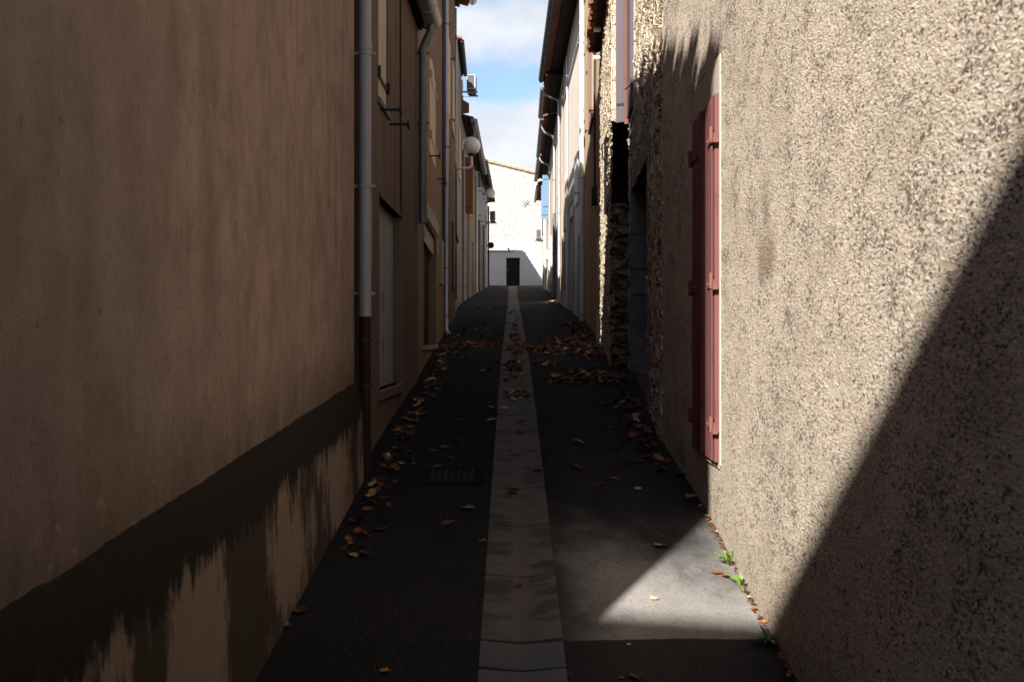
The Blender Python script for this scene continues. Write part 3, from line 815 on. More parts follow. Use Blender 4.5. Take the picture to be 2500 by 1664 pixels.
L6.pipe('downpipe', 37.0, .07, gz(-1.6, 37), EYE+5.0, .045, M['pipe_brown'], clamps=[EYE+3.0], pre=[L6.P(35.6,.06,EYE+6.0), L6.P(36.3,.09,EYE+5.6), L6.P(36.9,.08,EYE+5.1)], label='tan downpipe')
L6.pipe('downpipe', 43.6, .07, gz(-1.6, 43.6), EYE+7.2, .05, M['zinc'], clamps=[EYE+3.6, EYE+5.5])
L6.planks('door', 41.0, 42.2, EYE+G(41)+.1, EYE+G(41)+2.3, -.16, -.1, 4, M['pale7'])
L6.planks('shutter', 38.6, 39.8, EYE+4.9, EYE+6.4, .005, .04, 5, M['wood_pale'])

# L7
L7 = House('house', 'pale house on the left with two white shutters standing open', -1, [(-1.62,44.0),(-1.52,52.0)], 8.15, M['pale7'],
           holes=[(50.0, 51.1, EYE+G(50)+.1, EYE+G(50)+2.3, .12)])
L7.roof(.36, M['tile_dark'], M['under']); L7.gutter(44.0, 52.0, .44, EYE+8.02, .09, M['zinc_black'])
L7.leaf('shutter', 44.4, zy(536, 44.4), zy(457, 44.4), .3, M['white'], M['iron'], 86)
L7.leaf('shutter', 47.6, zy(549, 47.6), zy(477, 47.6), .3, M['white'], M['iron'], 86)
L7.pipe('downpipe', 51.6, .07, gz(-1.5, 51.6), EYE+7.7, .05, M['pipe_slate'], clamps=[EYE+5])
L7.planks('door', 50.0, 51.1, EYE+G(50)+.1, EYE+G(50)+2.3, -.16, -.1, 4, M['pipe_slate'])
L7.pipe('downpipe', 46.4, .07, gz(-1.55, 46.4), EYE+7.8, .05, M['pipe_slate'], clamps=[EYE+5])
# L8
L8 = House('house', 'last blue grey house on the left at the top of the alley', -1, [(-1.5,52.1),(-1.43,58.7)], 8.2, M['pale8'],
           holes=[(54.0, 55.1, EYE+G(54)+.1, EYE+G(54)+2.3, .12)])
L8.roof(.36, M['tile_dark'], M['under'], y1=58.75, slope=.04, spacing=.3, r=.125)
L8.planks('door', 54.0, 55.1, EYE+G(54)+.1, EYE+G(54)+2.3, -.16, -.1, 4, M['door_grey'])
L8.pipe('downpipe', 58.4, .06, gz(-1.4, 58.4), EYE+7.9, .045, M['pipe_rust'], clamps=[EYE+5])

# ------------------------------------------------------------------ RIGHT SIDE
pR1 = [(1.14,-4.0),(1.15,1.7),(1.165,2.3),(1.2,4.19),(1.275,6.45),(1.275,8.4)]
R1 = House('house', 'pebbledashed house on the right foreground with a faded red shutter', 1, pR1, 5.6, M['peb'], vstep=.0135, coarse=EYE+3.3,
           path=[(7.5,-4.0)]+pR1+[(1.6,8.4),(7.5,8.4)], steps=[2,.3,.03,.012,.013,.02,.05,2], smooth=True)
R1.roof(.12, M['tile'], M['under'])
# surround and red shutter
ya, yb = 6.03, 6.86; za, zb_ = EYE-.735, EYE+1.5
mb = MB()
R1.box(mb, ya-.035, ya-.002, za-.02, zb_+.23, -.03, .010); R1.box(mb, yb+.002, yb+.07, za-.02, zb_+.23, -.03, .012)
R1.box(mb, ya-.002, yb+.002, zb_, zb_+.23, -.03, .0095); R1.box(mb, ya-.002, yb+.002, za-.04, za, -.03, .0095)
R1.part('window_surround', mb, M['surround'], bevel=.006)
ym = (ya+yb)/2
for k, (a, b) in enumerate(((ya, ym-.004), (ym+.004, yb))):
    sh = R1.planks('shutter', a, b, za, zb_, -.02, .032, 4, M['red'])
    hy = a+.015 if k == 0 else b-.015
    for py in (334, 690, 1040):
        zz = zy(py, 6.05); m2 = MB()
        ins = (a+.01, a+.24) if k == 0 else (b-.24, b-.01)
        R1.box(m2, ins[0], ins[1], zz-.022, zz+.022, .03, .043)
        for q in range(3):
            yy = ins[0]+.04+.07*q; m2.sphere(R1.P(yy, .044, zz), .008, 8, 6)
        c = R1.P(hy, .052, 0); m2.tube([(c[0],c[1],zz-.035),(c[0],c[1],zz+.06)], .013, 10)
        m2.obox((c[0]+.015, c[1]-(.03 if k == 0 else -.03), zz-.03), (.016,0,0), (0,.02,0), (0,0,.013))
        R1.part('strap_hinge', m2, M['red_iron'], parent=sh, smooth=True)
mb = MB(); R1.box(mb, ym-.035, ym+.035, za+.02, zb_-.02, .03, .062); R1.part('cover_batten', mb, M['red_dark'], bevel=.004)

# R2: rubble house with dressed stone doorway
pR2 = [(1.275,8.42),(1.50,12.75)]
d0, d1 = 9.9, 12.25
R2 = House('house', 'warm rubble stone house on the right with a deep doorway and plum shutters', 1, pR2, 6.0, M['rub_r'], vstep=.025, coarse=EYE+4.8,
           path=[(7.5,8.42)]+pR2+[(7.5,12.75)], steps=[2,.022,2], smooth=True,
           holes=[(d0, d1, EYE+G(d0)-.2, EYE+1.82, .34)])
mb = MB()   # dressed far jamb, coursed in blocks; near jamb; head
zs = [EYE+G(12.2)-.2, zy(853, 12.2), zy(720, 12.2), zy(656, 12.2), EYE+1.3, EYE+1.82]
for i, (a, b) in enumerate(zip(zs, zs[1:])):
    p_ = .012 if i % 2 else .0
    x0 = R2.X(d1)
    mb.box(x0-.02-p_, x0+.33, d1-.06-p_-(.03 if i == 0 else 0), d1+.02, a+.004, b-.004)
R2.part('door_jamb', mb, M['dressed'], bevel=.008)
mb = MB()
for i, (a, b) in enumerate(zip(zs, zs[1:])):
    R2.box(mb, d0-.28-(.06 if i % 2 else 0), d0+.015, a+.004, b-.004, -.1, .012)
R2.part('door_jamb', mb, M['dressed'], bevel=.008)
mb = MB(); R2.box(mb, d0-.3, d1+.02, EYE+1.826, EYE+2.15, -.2, .014); R2.part('lintel', mb, M['dressed'], bevel=.01)
mb = MB(); R2.box(mb, d0-.4, d1+.25, EYE+2.155, EYE+2.62, -.12, .006, .02); R2.part('cement_patch', mb, M['dressed'], label='smooth grey cement patch above the doorway')
R2.planks('door', d0, d1, EYE+G(d0)-.2, EYE+1.82, -.38, -.3, 9, M['door_dark'])
mb = MB(); R2.box(mb, d0, d1, EYE+G(d0)-.2, EYE+G(d1)+.06, -.34, -.02); R2.part('doorstep', mb, M['dressed'], bevel=.01)
# plum window shutters
z0w, z1w = zy(285, 12.2), EYE+4.6
mb = MB(); R2.box(mb, 11.62, 12.5, z0w-.1, z1w, -.03, .02); R2.part('window_surround', mb, M['surround'])
R2.planks('shutter', 11.7, 12.33, z0w, z1w, .02, .055, 4, M['plum'], label='plum shutter lying flat on the wall')
mb = MB(); h = Vector(R2.P(12.4, .02, 0)); R2.box(mb, 12.37, 12.41, z0w-.05, z1w, .02, .085)
R2.part('shutter_edge', mb, M['plum_edge'])
sh = R2.leaf('shutter', 12.46, z0w, z1w, .2, M['plum'], M['iron'], 60, label='plum shutter leaf standing out from the wall')
mb = MB(); mb.tube([R2.P(11.2,.0,EYE+2.95), R2.P(11.5,.13,EYE+2.9)], .007, 6); R2.part('iron_hook', mb, M['iron'])

# R3: rubble house with its stone pier end and low tile eave
pR3 = [(1.27,12.78),(1.48,16.6)]
R3 = House('house', 'low rubble house on the right with a rough stone end pier and a tile eave', 1, pR3, 4.86, M['rub_r'], vstep=.03, coarse=EYE+4.5,
           path=pR3+[(7.5,16.6)], steps=[.03,2], smooth=True)
# the exposed end of the wall: bigger coursed stones
pier_top = EYE+1.76
mb = wall_mesh([(1.75,12.70),(1.30,12.70),(1.285,12.80)], EYE+G(12.7)-.15, pier_top, [.013,.02], .013, [], False, 1)
R3.part('pier', mb, M['rub_p'], recalc=False, smooth=True, label='rough coursed stone end of the wall')
mb = MB(); av0, av1 = pier_top, EYE+2.82
mb.add([(1.285,12.8,av0),(1.285,13.9,av0),(1.285,13.9,av1),(1.285,12.8,av1),(1.75,12.8,av0),(1.75,13.9,av0),(1.75,13.9,av1),(1.75,12.8,av1)], [(0,1,2,3),(1,5,6,2),(5,4,7,6),(0,4,5,1),(3,2,6,7)])
R3.part('alcove', mb, M['door_dark'], label='black hollow above the stone pier')
mb = wall_mesh([(7.5,12.78),(1.8,12.78),(1.27,12.78)], av1, R3.top, [2,.03], .03, [], False, 1)
R3.part('gable_end', mb, M['rub_r'], recalc=False, smooth=True)
R3.roof(.16, M['tile'], M['under'], spacing=.24, r=.095)
for (yy, zz) in ((15.1, EYE+4.72), (15.5, EYE+4.4)):
    mb = MB(); mb.tube([R3.P(yy,-.02,zz), R3.P(yy,.12,zz)], .012, 6); a = R3.P(yy,.14,zz)
    ins = MB(); ins.tube([R3.P(yy,.05,zz), R3.P(yy,.09,zz), R3.P(yy,.10,zz), R3.P(yy,.15,zz)], [.03,.045,.035,.04], 10)
    o = R3.part('insulator', ins, M['white'], smooth=True); R3.part('insulator_pin', mb, M['iron'], parent=o)
mb = MB(); mb.tube([R3.P(13.2,.02,zy(402,13.2)), R3.P(12.95,.1,zy(385,12.9)), R3.P(12.7,.12,zy(355,12.7)), R3.P(12.3,.02,zy(330,12.3))], .008, 6); R3.part('cable', mb, M['cable_grey'])

# R4: ochre speckled house
R4 = House('house', 'ochre speckled house on the right with a salmon shutter and a white downpipe', 1, [(1.48,16.65),(1.68,22.95)], 8.2, M['ochre'])
R4.roof(.2, M['tile_dark'], M['under'])
R4.planks('shutter', 18.7, 20.3, EYE+4.2, EYE+5.8, .005, .045, 6, M['pink'])
for yy in (18.6, 20.4):
    R4.stay(yy, EYE+4.3, M['iron'], .09); R4.stay(yy, EYE+5.5, M['iron'], .07)
mb = MB(); mb.tube([R4.P(17.9,.03,EYE+2.6), R4.P(17.92,.035,EYE+4.2), R4.P(17.85,.03,EYE+6), R4.P(17.9,.03,EYE+8)], .02, 6); R4.part('cable', mb, M['cable'])
mb = MB(); R4.box(mb, 17.75, 18.1, EYE+2.45, EYE+2.75, -.01, .09); R4.part('junction_box', mb, M['iron'], bevel=.01)
mb = MB(); R4.box(mb, 16.75, 17.3, gz(1.4,16.8)-.1, zy(757, 17), -.02, .06); R4.part('guard_stone', mb, M['lintel'], bevel=.02)
mb = MB(); R4.box(mb, 17.0, 17.35, EYE+.9, EYE+1.75, -.01, .02); R4.part('plaster_patch', mb, M['white5'], label='white patch of fresh plaster')
R4.pipe('downpipe', 22.75, .08, gz(1.6, 22.75), EYE+8.1, .048, M['pipe_white'], M['zinc'], [zy(v, 22.75) for v in (105, 270, 435, 605, 770)], foot=False, label='white plastic downpipe')

# R5: off-white house with deep eave
R5 = House('house', 'off white house on the right under a deep dark tiled eave', 1, [(1.66,23.0),(1.60,32.0)], 8.6, M['white5'],
           holes=[(26.4, 28.0, EYE+G(27), EYE+3.4, .12)])
R5.roof(.55, M['tile'], M['under']); R5.gutter(23.0, 32.0, .66, EYE+8.38, .085, M['zinc_black'])
R5.planks('door', 26.4, 28.0, EYE+G(27)-.3, EYE+3.4, -.18, -.11, 5, M['door_dark'])
sh = R5.planks('shutter', 24.4, 25.5, EYE+3.4, EYE+4.65, .005, .05, 5, M['white'])
R5.planks('shutter', 29.2, 30.3, EYE+3.3, EYE+4.9, .005, .05, 5, M['wood_pale'])
R5.stay(24.3, EYE+3.6, M['iron'], .1); R5.stay(25.6, EYE+4.4, M['iron'], .08)
for yy, mm in ((28.6, 'zinc'), (31.0, 'pipe_brown')):
    R5.pipe('conduit', yy, .04, gz(1.6, yy), EYE+8.2, .022, M[mm])
for (a, b, z0_, z1_) in ((26.0, 26.38, gz(1.6,26), EYE+3.75), (28.02, 28.4, gz(1.6,28), EYE+3.75)):
    mb = MB(); R5.box(mb, a, b, z0_-.1, z1_, -.02, .03); R5.part('door_frame', mb, M['surround'])
mb = MB(); R5.box(mb, 25.9, 28.5, EYE+3.76, EYE+4.05, -.02, .035); R5.part('lintel', mb, M['surround'])
R5.planks('shutter', 30.0, 30.9, EYE+1.6, EYE+3.0, .005, .05, 4, M['pipe_brown'], label='tan shutter low on the wall')
R5.planks('shutter', 24.0, 24.5, gz(1.6,24.2)+.1, EYE+2.6, .003, .04, 3, M['louvre'], label='narrow grey door panel')
mb = MB(); R5.box(mb, 23.1, 25.9, gz(1.6,23)-.2, EYE+1.15, -.02, .025, .1); R5.part('plinth', mb, M['cream6'])
# R6
R6 = House('house', 'cream house on the right with a pale swan-necked downpipe and bare lower stone', 1, [(1.60,32.05),(1.64,36.5)], 8.4, M['cream6'])
R6.roof(.5, M['tile_dark'], M['under'], y0=31.2); R6.gutter(32.2, 36.5, .6, EYE+8.2, .08, M['zinc_dark'])
x, y, _ = R6.P(32.6, .07, 0)
R6.pipe('downpipe', 32.6, .07, gz(x, 32.6), EYE+7.75, .042, M['zinc'], M['zinc_dark'], [zy(v, 32.6) for v in (330, 520, 660)],
        pre=[(x-.5, y, EYE+8.3), (x-.5, y, EYE+8.2), (x-.44, y, EYE+8.05), (x-.1, y, EYE+7.9), (x-.02, y, EYE+7.85)])
R6.planks('shutter', 34.2, 35.2, EYE+5.0, EYE+6.5, .005, .04, 4, M['wood_cream'])
# R7
R7 = House('house', 'sand rendered house on the right with a slate coloured downpipe foot', 1, [(1.64,36.6),(1.69,44.0)], 8.35, M['tan7'])
R7.roof(.45, M['tile'], M['under']); R7.gutter(36.6, 44.0, .54, EYE+8.15, .08, M['zinc_dark'])
x, y, _ = R7.P(37.2, .07, 0)
R7.pipe('downpipe', 37.2, .07, zy(520, 37.2), EYE+7.5, .05, M['zinc'], M['zinc_dark'], [EYE+6],
        pre=[(x-.45, y, EYE+8.1), (x-.44, y, EYE+7.95), (x-.36, y, EYE+7.8), (x-.08, y, EYE+7.65)], foot=False)
R7.pipe('downpipe', 37.2, .07, gz(x, 37.2), zy(520, 37.2), .055, M['pipe_slate'], M['iron'], [zy(620, 37.2)], label='slate blue lower downpipe')
R7.planks('shutter', 39.5, 40.6, EYE+4.9, EYE+6.4, .005, .04, 4, M['wood_pale'])
R7.planks('shutter', 41.6, 42.6, EYE+2.4, EYE+4.4, .005, .04, 4, M['white'])
# R8
R8 = House('house', 'beige house on the right with light blue shutters standing open', 1, [(1.74,44.1),(1.75,51.5)], 8.45, M['tan8'])
R8.roof(.42, M['tile_dark'], M['under']); R8.gutter(44.3, 51.5, .52, EYE+8.3, .09, M['zinc_dark'])
x, y, _ = R8.P(44.4, .07, 0)
R8.pipe('downpipe', 44.4, .07, gz(x, 44.4), EYE+7.75, .045, M['zinc'], clamps=[EYE+4],
        pre=[(x-.44, y, EYE+8.25), (x-.43, y, EYE+8.1), (x-.35, y, EYE+7.97), (x-.06, y, EYE+7.85)])
R8.leaf('shutter', 45.4, zy(515, 45.4), zy(427, 45.4), .36, M['blue'], M['iron'], 80, label='light blue shutter leaf facing down the alley')
R8.leaf('shutter', 48.2, zy(535, 48.2), zy(452, 48.2), .34, M['blue'], M['iron'], 80)
R8.pipe('downpipe', 51.2, .07, gz(1.7, 51.2), EYE+8.1, .05, M['pipe_white'])
mb = MB(); R8.box(mb, 48.9, 49.5, EYE+4.0, EYE+4.5, -.01, .09); R8.part('meter_box', mb, M['ac'], bevel=.01)
# R9
R9 = House('house', 'last pale house on the right beside a wall air conditioner and aerial', 1, [(1.74,51.6),(1.76,58.2)], 8.25, M['cream6'])
R9.roof(.35, M['tile'], M['under']); R9.gutter(51.7, 58.0, .42, EYE+8.1, .07, M['zinc_dark'])
R9.planks('shutter', 52.2, 53.4, EYE+5.0, EYE+6.9, .005, .05, 4, M['wood_pale'])
R9.planks('shutter', 55.6, 56.6, EYE+6.0, EYE+7.6, .005, .05, 4, M['door_grey'])
mb = MB(); R9.box(mb, 53.2, 53.5, zy(640,53), zy(625,53), -.01, .1); R9.part('letter_box', mb, M['green'], bevel=.01)
R9.planks('door', 54.5, 55.5, EYE+G(54.5), EYE+G(54.5)+2.1, .002, .03, 4, M['door_grey'])

# ------------------------------------------------------------------ END WALL
yF = 62.0; gF = EYE+G(62)
EW = thing('house', 'white stone gable house closing the far end of the alley with a dark door', 'house', (0, yF, gF))
def vtop(x): return EYE + 11.0 - .243*(x+1.0)
mb = MB(); X0, X1 = -8., 8.; dx0, dx1 = (1236-1250)*62/F, (1269-1250)*62/F; dz1 = zy(629, 62)
zb = gF-.4
A = [(X0,zb),(dx0,zb),(dx0,dz1),(dx1,dz1),(dx1,zb),(X1,zb),(X1,vtop(X1)),(dx1,vtop(dx1)),(dx0,vtop(dx0)),(X0,vtop(X0))]
vs = [(x,yF,z) for x,z in A] + [(x,yF+.35,z) for x,z in A]
mb.add(vs, [(0,1,2,8,9),(2,3,7,8),(3,4,5,6,7), (1,11,12,2),(2,12,13,3),(3,13,14,4)])
mb.add([(X0,yF,zb),(X0,yF+9,zb),(X0,yF+9,vtop(X0)),(X0,yF,vtop(X0))], [(0,1,2,3)])
mb.add([(X1,yF,zb),(X1,yF,vtop(X1)),(X1,yF+9,vtop(X1)),(X1,yF+9,zb)], [(0,1,2,3)])
mb.build('wall', M['rub_f'], EW, EW)
# plastered lower part with an irregular stepped top
zp = zy(600, 62); mb = MB()
P = [(X0,zb),(dx0,zb),(dx0,dz1),(dx1,dz1),(dx1,zb),(X1,zb),(X1,zp-.25),(1.35,zp-.2),(1.1,zp-.05),(.82,zp),(.7,zp+.02),(.7,zy(586,62)),(-1.0,zy(588,62)),(X0,zy(588,62))]
for y_ in (yF-.03,): pass
n0 = len(P)
vs = [(x,yF-.03,z) for x,z in P] + [(x,yF+.02,z) for x,z in P]
mb.add(vs, [(0,1,2,11,12,13),(2,3,10,11),(3,4,5,6,7,8,9,10)] + [(i, i+n0, (i+1)%n0+n0, (i+1)%n0) for i in range(n0)])
mb.build('plaster_band', M['farw'], EW, EW)
mb = MB(); mb.box(-1.55, .12, yF-.11, yF-.03, zy(614.5,62), zy(611,62)); mb.build('ledge', M['lintel'], EW, EW, bevel=.01)
mb = MB(); mb.box(dx0-.05, dx1+.05, yF-.045, yF-.032, dz1, dz1+.07); mb.build('door_head', M['farw'], EW, EW)
mb = MB(); w = (dx1-dx0)/4
for i in range(4): mb.box(dx0+i*w+.004, dx0+(i+1)*w-.004, yF+.12, yF+.17, gF-.1, dz1)
mb.box(dx0-.1, dx1+.1, yF+.2, yF+.24, gF-.2, dz1+.2)
dr = mb.build('door', M['door_dark'], EW, EW, bevel=.004)
mb = MB(); mb.sphere((dx0+.1, yF+.1, gF+1.0), .035, 10, 8); mb.build('handle', M['zinc'], dr, EW, smooth=True)
# tiled verge and roof
mb = MB()
mb.hexa([(X0,yF-.12,vtop(X0)),(X1,yF-.12,vtop(X1)),(X1,yF+9,vtop(X1)),(X0,yF+9,vtop(X0)),(X0,yF-.12,vtop(X0)+.07),(X1,yF-.12,vtop(X1)+.07),(X1,yF+9,vtop(X1)+.07),(X0,yF+9,vtop(X0)+.07)])
rf = mb.build('roof', M['lintel'], EW, EW)
mb = MB(); x = X0
while x < X1-.3:
    a = x; b = x+.42
    mb.tube([(a,yF-.05,vtop(a)+.13),(b,yF-.05,vtop(b)+.10)], [.10,.12], 10); x += .36
mb.build('verge_tiles', m_tile('terracotta_pale', (.66,.40,.27), (.52,.33,.24), .3), rf, EW, smooth=True)
# small lamp fitting over the door
mb = MB(); c = ((1241-1250)*62/F, yF-.1, zy(607,62)); mb.tube([(c[0],yF-.03,c[2]),(c[0],yF-.12,c[2])], .03, 8); mb.sphere((c[0],yF-.14,c[2]-.02), .075, 12, 8)
mb.build('wall_fitting', M['door_grey'], EW, EW, smooth=True)

# ------------------------------------------------------------------ BUILDINGS BEHIND THE CAMERA (rear one casts the foreground shade; left one added to dim skylight)
def rear_block(name, label, c, ang, w, dep, top, mat):
    r_ = thing(name, label, 'house', (c[0], c[1], EYE+G(-4)))
    d = Vector((math.cos(ang), math.sin(ang), 0)); nrm = Vector((math.sin(ang), -math.cos(ang), 0)); C = Vector((c[0], c[1], 0))
    mb = MB(); z0 = EYE-2.8; zt = EYE+top
    q = [C-d*w/2, C+d*w/2, C+d*w/2+nrm*dep, C-d*w/2+nrm*dep]
    mb.hexa([p+Vector((0,0,z0)) for p in q] + [p+Vector((0,0,zt)) for p in q]); mb.build('wall', mat, r_, r_)
    mb = MB(); rg = C+nrm*dep/2+Vector((0,0,zt+dep*.12))
    e = [C-d*(w/2+.1), C+d*(w/2+.1), C+d*(w/2+.1)+nrm*dep, C-d*(w/2+.1)+nrm*dep]
    e = [p+Vector((0,0,zt)) for p in e]; r0, r1 = rg-d*(w/2+.1), rg+d*(w/2+.1)
    mb.add([e[0],e[1],e[2],e[3],r0,r1], [(0,1,5,4),(1,2,5),(2,3,4,5),(3,0,4),(0,3,2,1)]); mb.build('roof', M['tile'], r_, r_)
    for k in range(-2, 3):
        mb = MB(); b = C + d*k*w/6 - nrm*.02
        mb.obox(b+Vector((0,0,EYE+2.4)), d*.5, nrm*.03, (0,0,.8)); mb.build('shutter', M['pipe_slate'], r_, r_)
    return r_
rear_block('house', 'plain dark house across the street behind the viewpoint', (-1.5, -5.26), -.21, 17, 8, 6.45, M['brown2'])  # wall kept dark to cut bounced light
rear_block('house', 'unseen dark brown block added on the left to cut sky light', (-13.0, -1.0), math.pi/2, 6, 6, 4.6, M['brown2'])  # out of view, added only to reduce ambient light in the alley

# ------------------------------------------------------------------ wall lamps, air conditioners, aerial, sign
def globe_lamp(label, H, y, c, r, arm_mat, stub):
    t = thing('street_lamp', label, 'street lamp', (H.X(y), y, c[2]-stub-.1), 'globe street lamps')
    mb = MB(); mb.sphere(c, r, 40, 24); mb.build('globe', M['globe'], t, t, smooth=True)
    mb = MB(); zb = c[2]-r
    mb.tube([(c[0],c[1],zb-.03),(c[0],c[1],zb+.02)], r*.42, 16); mb.build('globe_holder', M['iron'], t, t, smooth=True)
    mb = MB(); z2 = zb-stub
    mb.tube([(c[0],c[1],zb-.03),(c[0]+.01,c[1],z2+.05),(c[0]-.02,c[1],z2),(c[0]-.08,c[1],z2-.03),(H.X(y)-.0,c[1],z2-.05)], .032, 10)
    mb.obox((H.X(y)+.02, y, z2-.05), (.02,0,0), (0,.06,0), (0,0,.12)); mb.build('bracket', arm_mat, t, t, smooth=True)
globe_lamp('larger white globe lamp on the left wall beneath the zinc gutter end', L4, 24.5, ((1151-1250)*24.5/F, 24.5, zy(356,24.5)), 21.6*24.5/F, M['white'], .3)
globe_lamp('smaller grey globe lamp on the left wall below the white shutters', L7, 47.5, ((1197-1250)*48.5/F, 48.5, zy(472,48.5)), 12.3*48.5/F, M['iron'], .16)

def air_con(label, x0, x1, y, zb, wallx, hh=.58, ww=.8, grille=True):
    t = thing('air_conditioner', label, 'air conditioner', (x0, y, zb), 'wall air conditioners')
    mb = MB(); mb.box(x0, x1, y, y+ww, zb+.06, zb+.06+hh); o = mb.build('casing', M['ac'], t, t, bevel=.02)
    mb = MB(); w = (x1-x0); a, b = x0+.03, x1-.07; mb.box(a, b, y-.0015, y-.0005, zb+.1, zb+.03+hh); mb.build('grille_back', M['iron'], t, t); mb = MB()
    for i in range(16):
        z = zb+.1+(hh-.09)*i/15.; mb.box(a, b, y-.012, y-.002, z, z+.016)
    for k in range(4):
        xx = a+(b-a)*k/3; mb.box(xx-.006, xx+.006, y-.016, y-.0125, zb+.09, zb+.03+hh)
    mb.build('grille', M['ac_grille'], t, t)
    # fan opening on the alley face
    xo = x1 if abs(x1) < abs(x0) else x0; sg = 1 if xo == x1 else -1
    mb = MB(); yc, zc = y+ww*.4, zb+.06+hh/2
    for rr in (.06, .12, .18, .23):
        mb.tube([(xo+sg*.006, yc+rr*math.cos(2*math.pi*k/24), zc+rr*math.sin(2*math.pi*k/24)) for k in range(25)], .005, 5, False)
    for k in range(8):
        an = math.pi*k/8; mb.tube([(xo+sg*.006, yc-.23*math.cos(an), zc-.23*math.sin(an)), (xo+sg*.006, yc+.23*math.cos(an), zc+.23*math.sin(an))], .004, 4)
    mb.build('fan_guard', M['ac_grille'], t, t)
    for yy in (y+.12, y+ww-.12):
        mb = MB(); lo, hi = min(wallx, xo+sg*.06), max(wallx, xo+sg*.06)
        mb.box(lo, hi, yy-.025, yy+.025, zb-.03, zb+.02); mb.box(wallx-.02, wallx+.02, yy-.025, yy+.025, zb-.3, zb+.35)
        mb.build('bracket', M['zinc_dark'], t, t)
    for yy in (y+.1, y+ww-.1):
        mb = MB(); mb.box(x0+.03, x1-.03, yy-.03, yy+.03, zb+.02, zb+.06); mb.build('foot', M['iron'], t, t)
    return t
air_con('air conditioner high on the left against the sky', -1.53, -1.22, 33.55, zy(222,33.55), L6.X(33.6), hh=.5)
air_con('air conditioner on the left below the smaller globe lamp', (1196-1250)*55/F, (1209-1250)*55/F, 55, zy(541,55), L8.X(55), hh=.53)
air_con('white air conditioner on the right wall near the end', (1309-1250)*54/F, (1323-1250)*54/F, 54, zy(585,54), R9.X(54), hh=.52)

t = thing('wall_sign', 'round dark disc sign sticking out from the left wall near the end', 'sign', (L8.X(57), 57, zy(598,57)))
c = Vector(((1198.5-1250)*57/F, 57, zy(598.5, 57))); r_ = 8.2*57/F
mb = MB(); mb.tube([c+Vector((0,-.015,0)), c+Vector((0,.015,0))], r_, 32); mb.build('disc', M['iron'], t, t, bevel=.004)
mb = MB(); mb.tube([(L8.X(57),57.03,c.z), (c.x,57.03,c.z)], .018, 8); mb.build('arm', M['iron'], t, t)

t = thing('tv_aerial', 'dark television aerial held out from the last house on the right', 'aerial', (R9.X(56), 56, zy(501,56)))
dA = 56; P2 = lambda px, py: Vector(((px-1250)*dA/F, dA, zy(py, dA)))
mb = MB(); mb.tube([(R9.X(56)+.02, dA+.05, zy(501,dA)), tuple(P2(1284,499)+Vector((0,.05,0)))], .012, 8); mb.build('mast', M['zinc_dark'], t, t)
mb = MB()
mb.tube([P2(1275,504), P2(1289,489)], .02, 6); mb.tube([P2(1280.5,506), P2(1293,491)], .028, 6); mb.build('boom', M['iron'], t, t)
mb = MB()
for (a, b) in (((1278.5,488.5),(1285,495.5)), ((1275.5,492.5),(1279,496)), ((1286,502.5),(1291.5,502)), ((1287,499),(1292.5,496.5)), ((1292.5,496.5),(1291.5,502))):
    mb.tube([P2(*a), P2(*b)], .011, 5)
mb.build('elements', M['iron'], t, t)

# ------------------------------------------------------------------ grate in the left asphalt
gx0, gd0 = ground_hit(1050, 1186); gx1, gd1 = ground_hit(1160, 1136)
gA = thing('drain_grate', 'dark slotted iron drain grate let into the left asphalt', 'drain grate', ((gx0+gx1)/2, (gd0+gd1)/2, gz(gx0, gd0)))
xa, xb = -.66, -.22; y0g, y1g = 7.16, 7.6
def sl(x, y, h): return (x, y, gz(-.4, y)+h)
mb = MB()
for (p, q, r0, r1) in ((xa, xb, y0g, y0g+.05), (xa, xb, y1g-.05, y1g), (xa, xa+.05, y0g+.05, y1g-.05), (xb-.05, xb, y0g+.05, y1g-.05)):
    mb.hexa([sl(p,r0,-.03), sl(q,r0,-.03), sl(q,r1,-.03), sl(p,r1,-.03), sl(p,r0,.008), sl(q,r0,.008), sl(q,r1,.008), sl(p,r1,.008)])
mb.build('grate_frame', M['castiron'], gA, gA, bevel=.002)
mb = MB()
for i in range(7):
    p = xa+.055+i*.049
    mb.hexa([sl(p,y0g+.05,-.02), sl(p+.026,y0g+.05,-.02), sl(p+.026,y1g-.05,-.02), sl(p,y1g-.05,-.02), sl(p,y0g+.05,.007), sl(p+.026,y0g+.05,.007), sl(p+.026,y1g-.05,.007), sl(p,y1g-.05,.007)])
mb.build('grate_bars', m_paint('worn_iron', (.022,.022,.024), .8, .4, spec=.1), gA, gA)

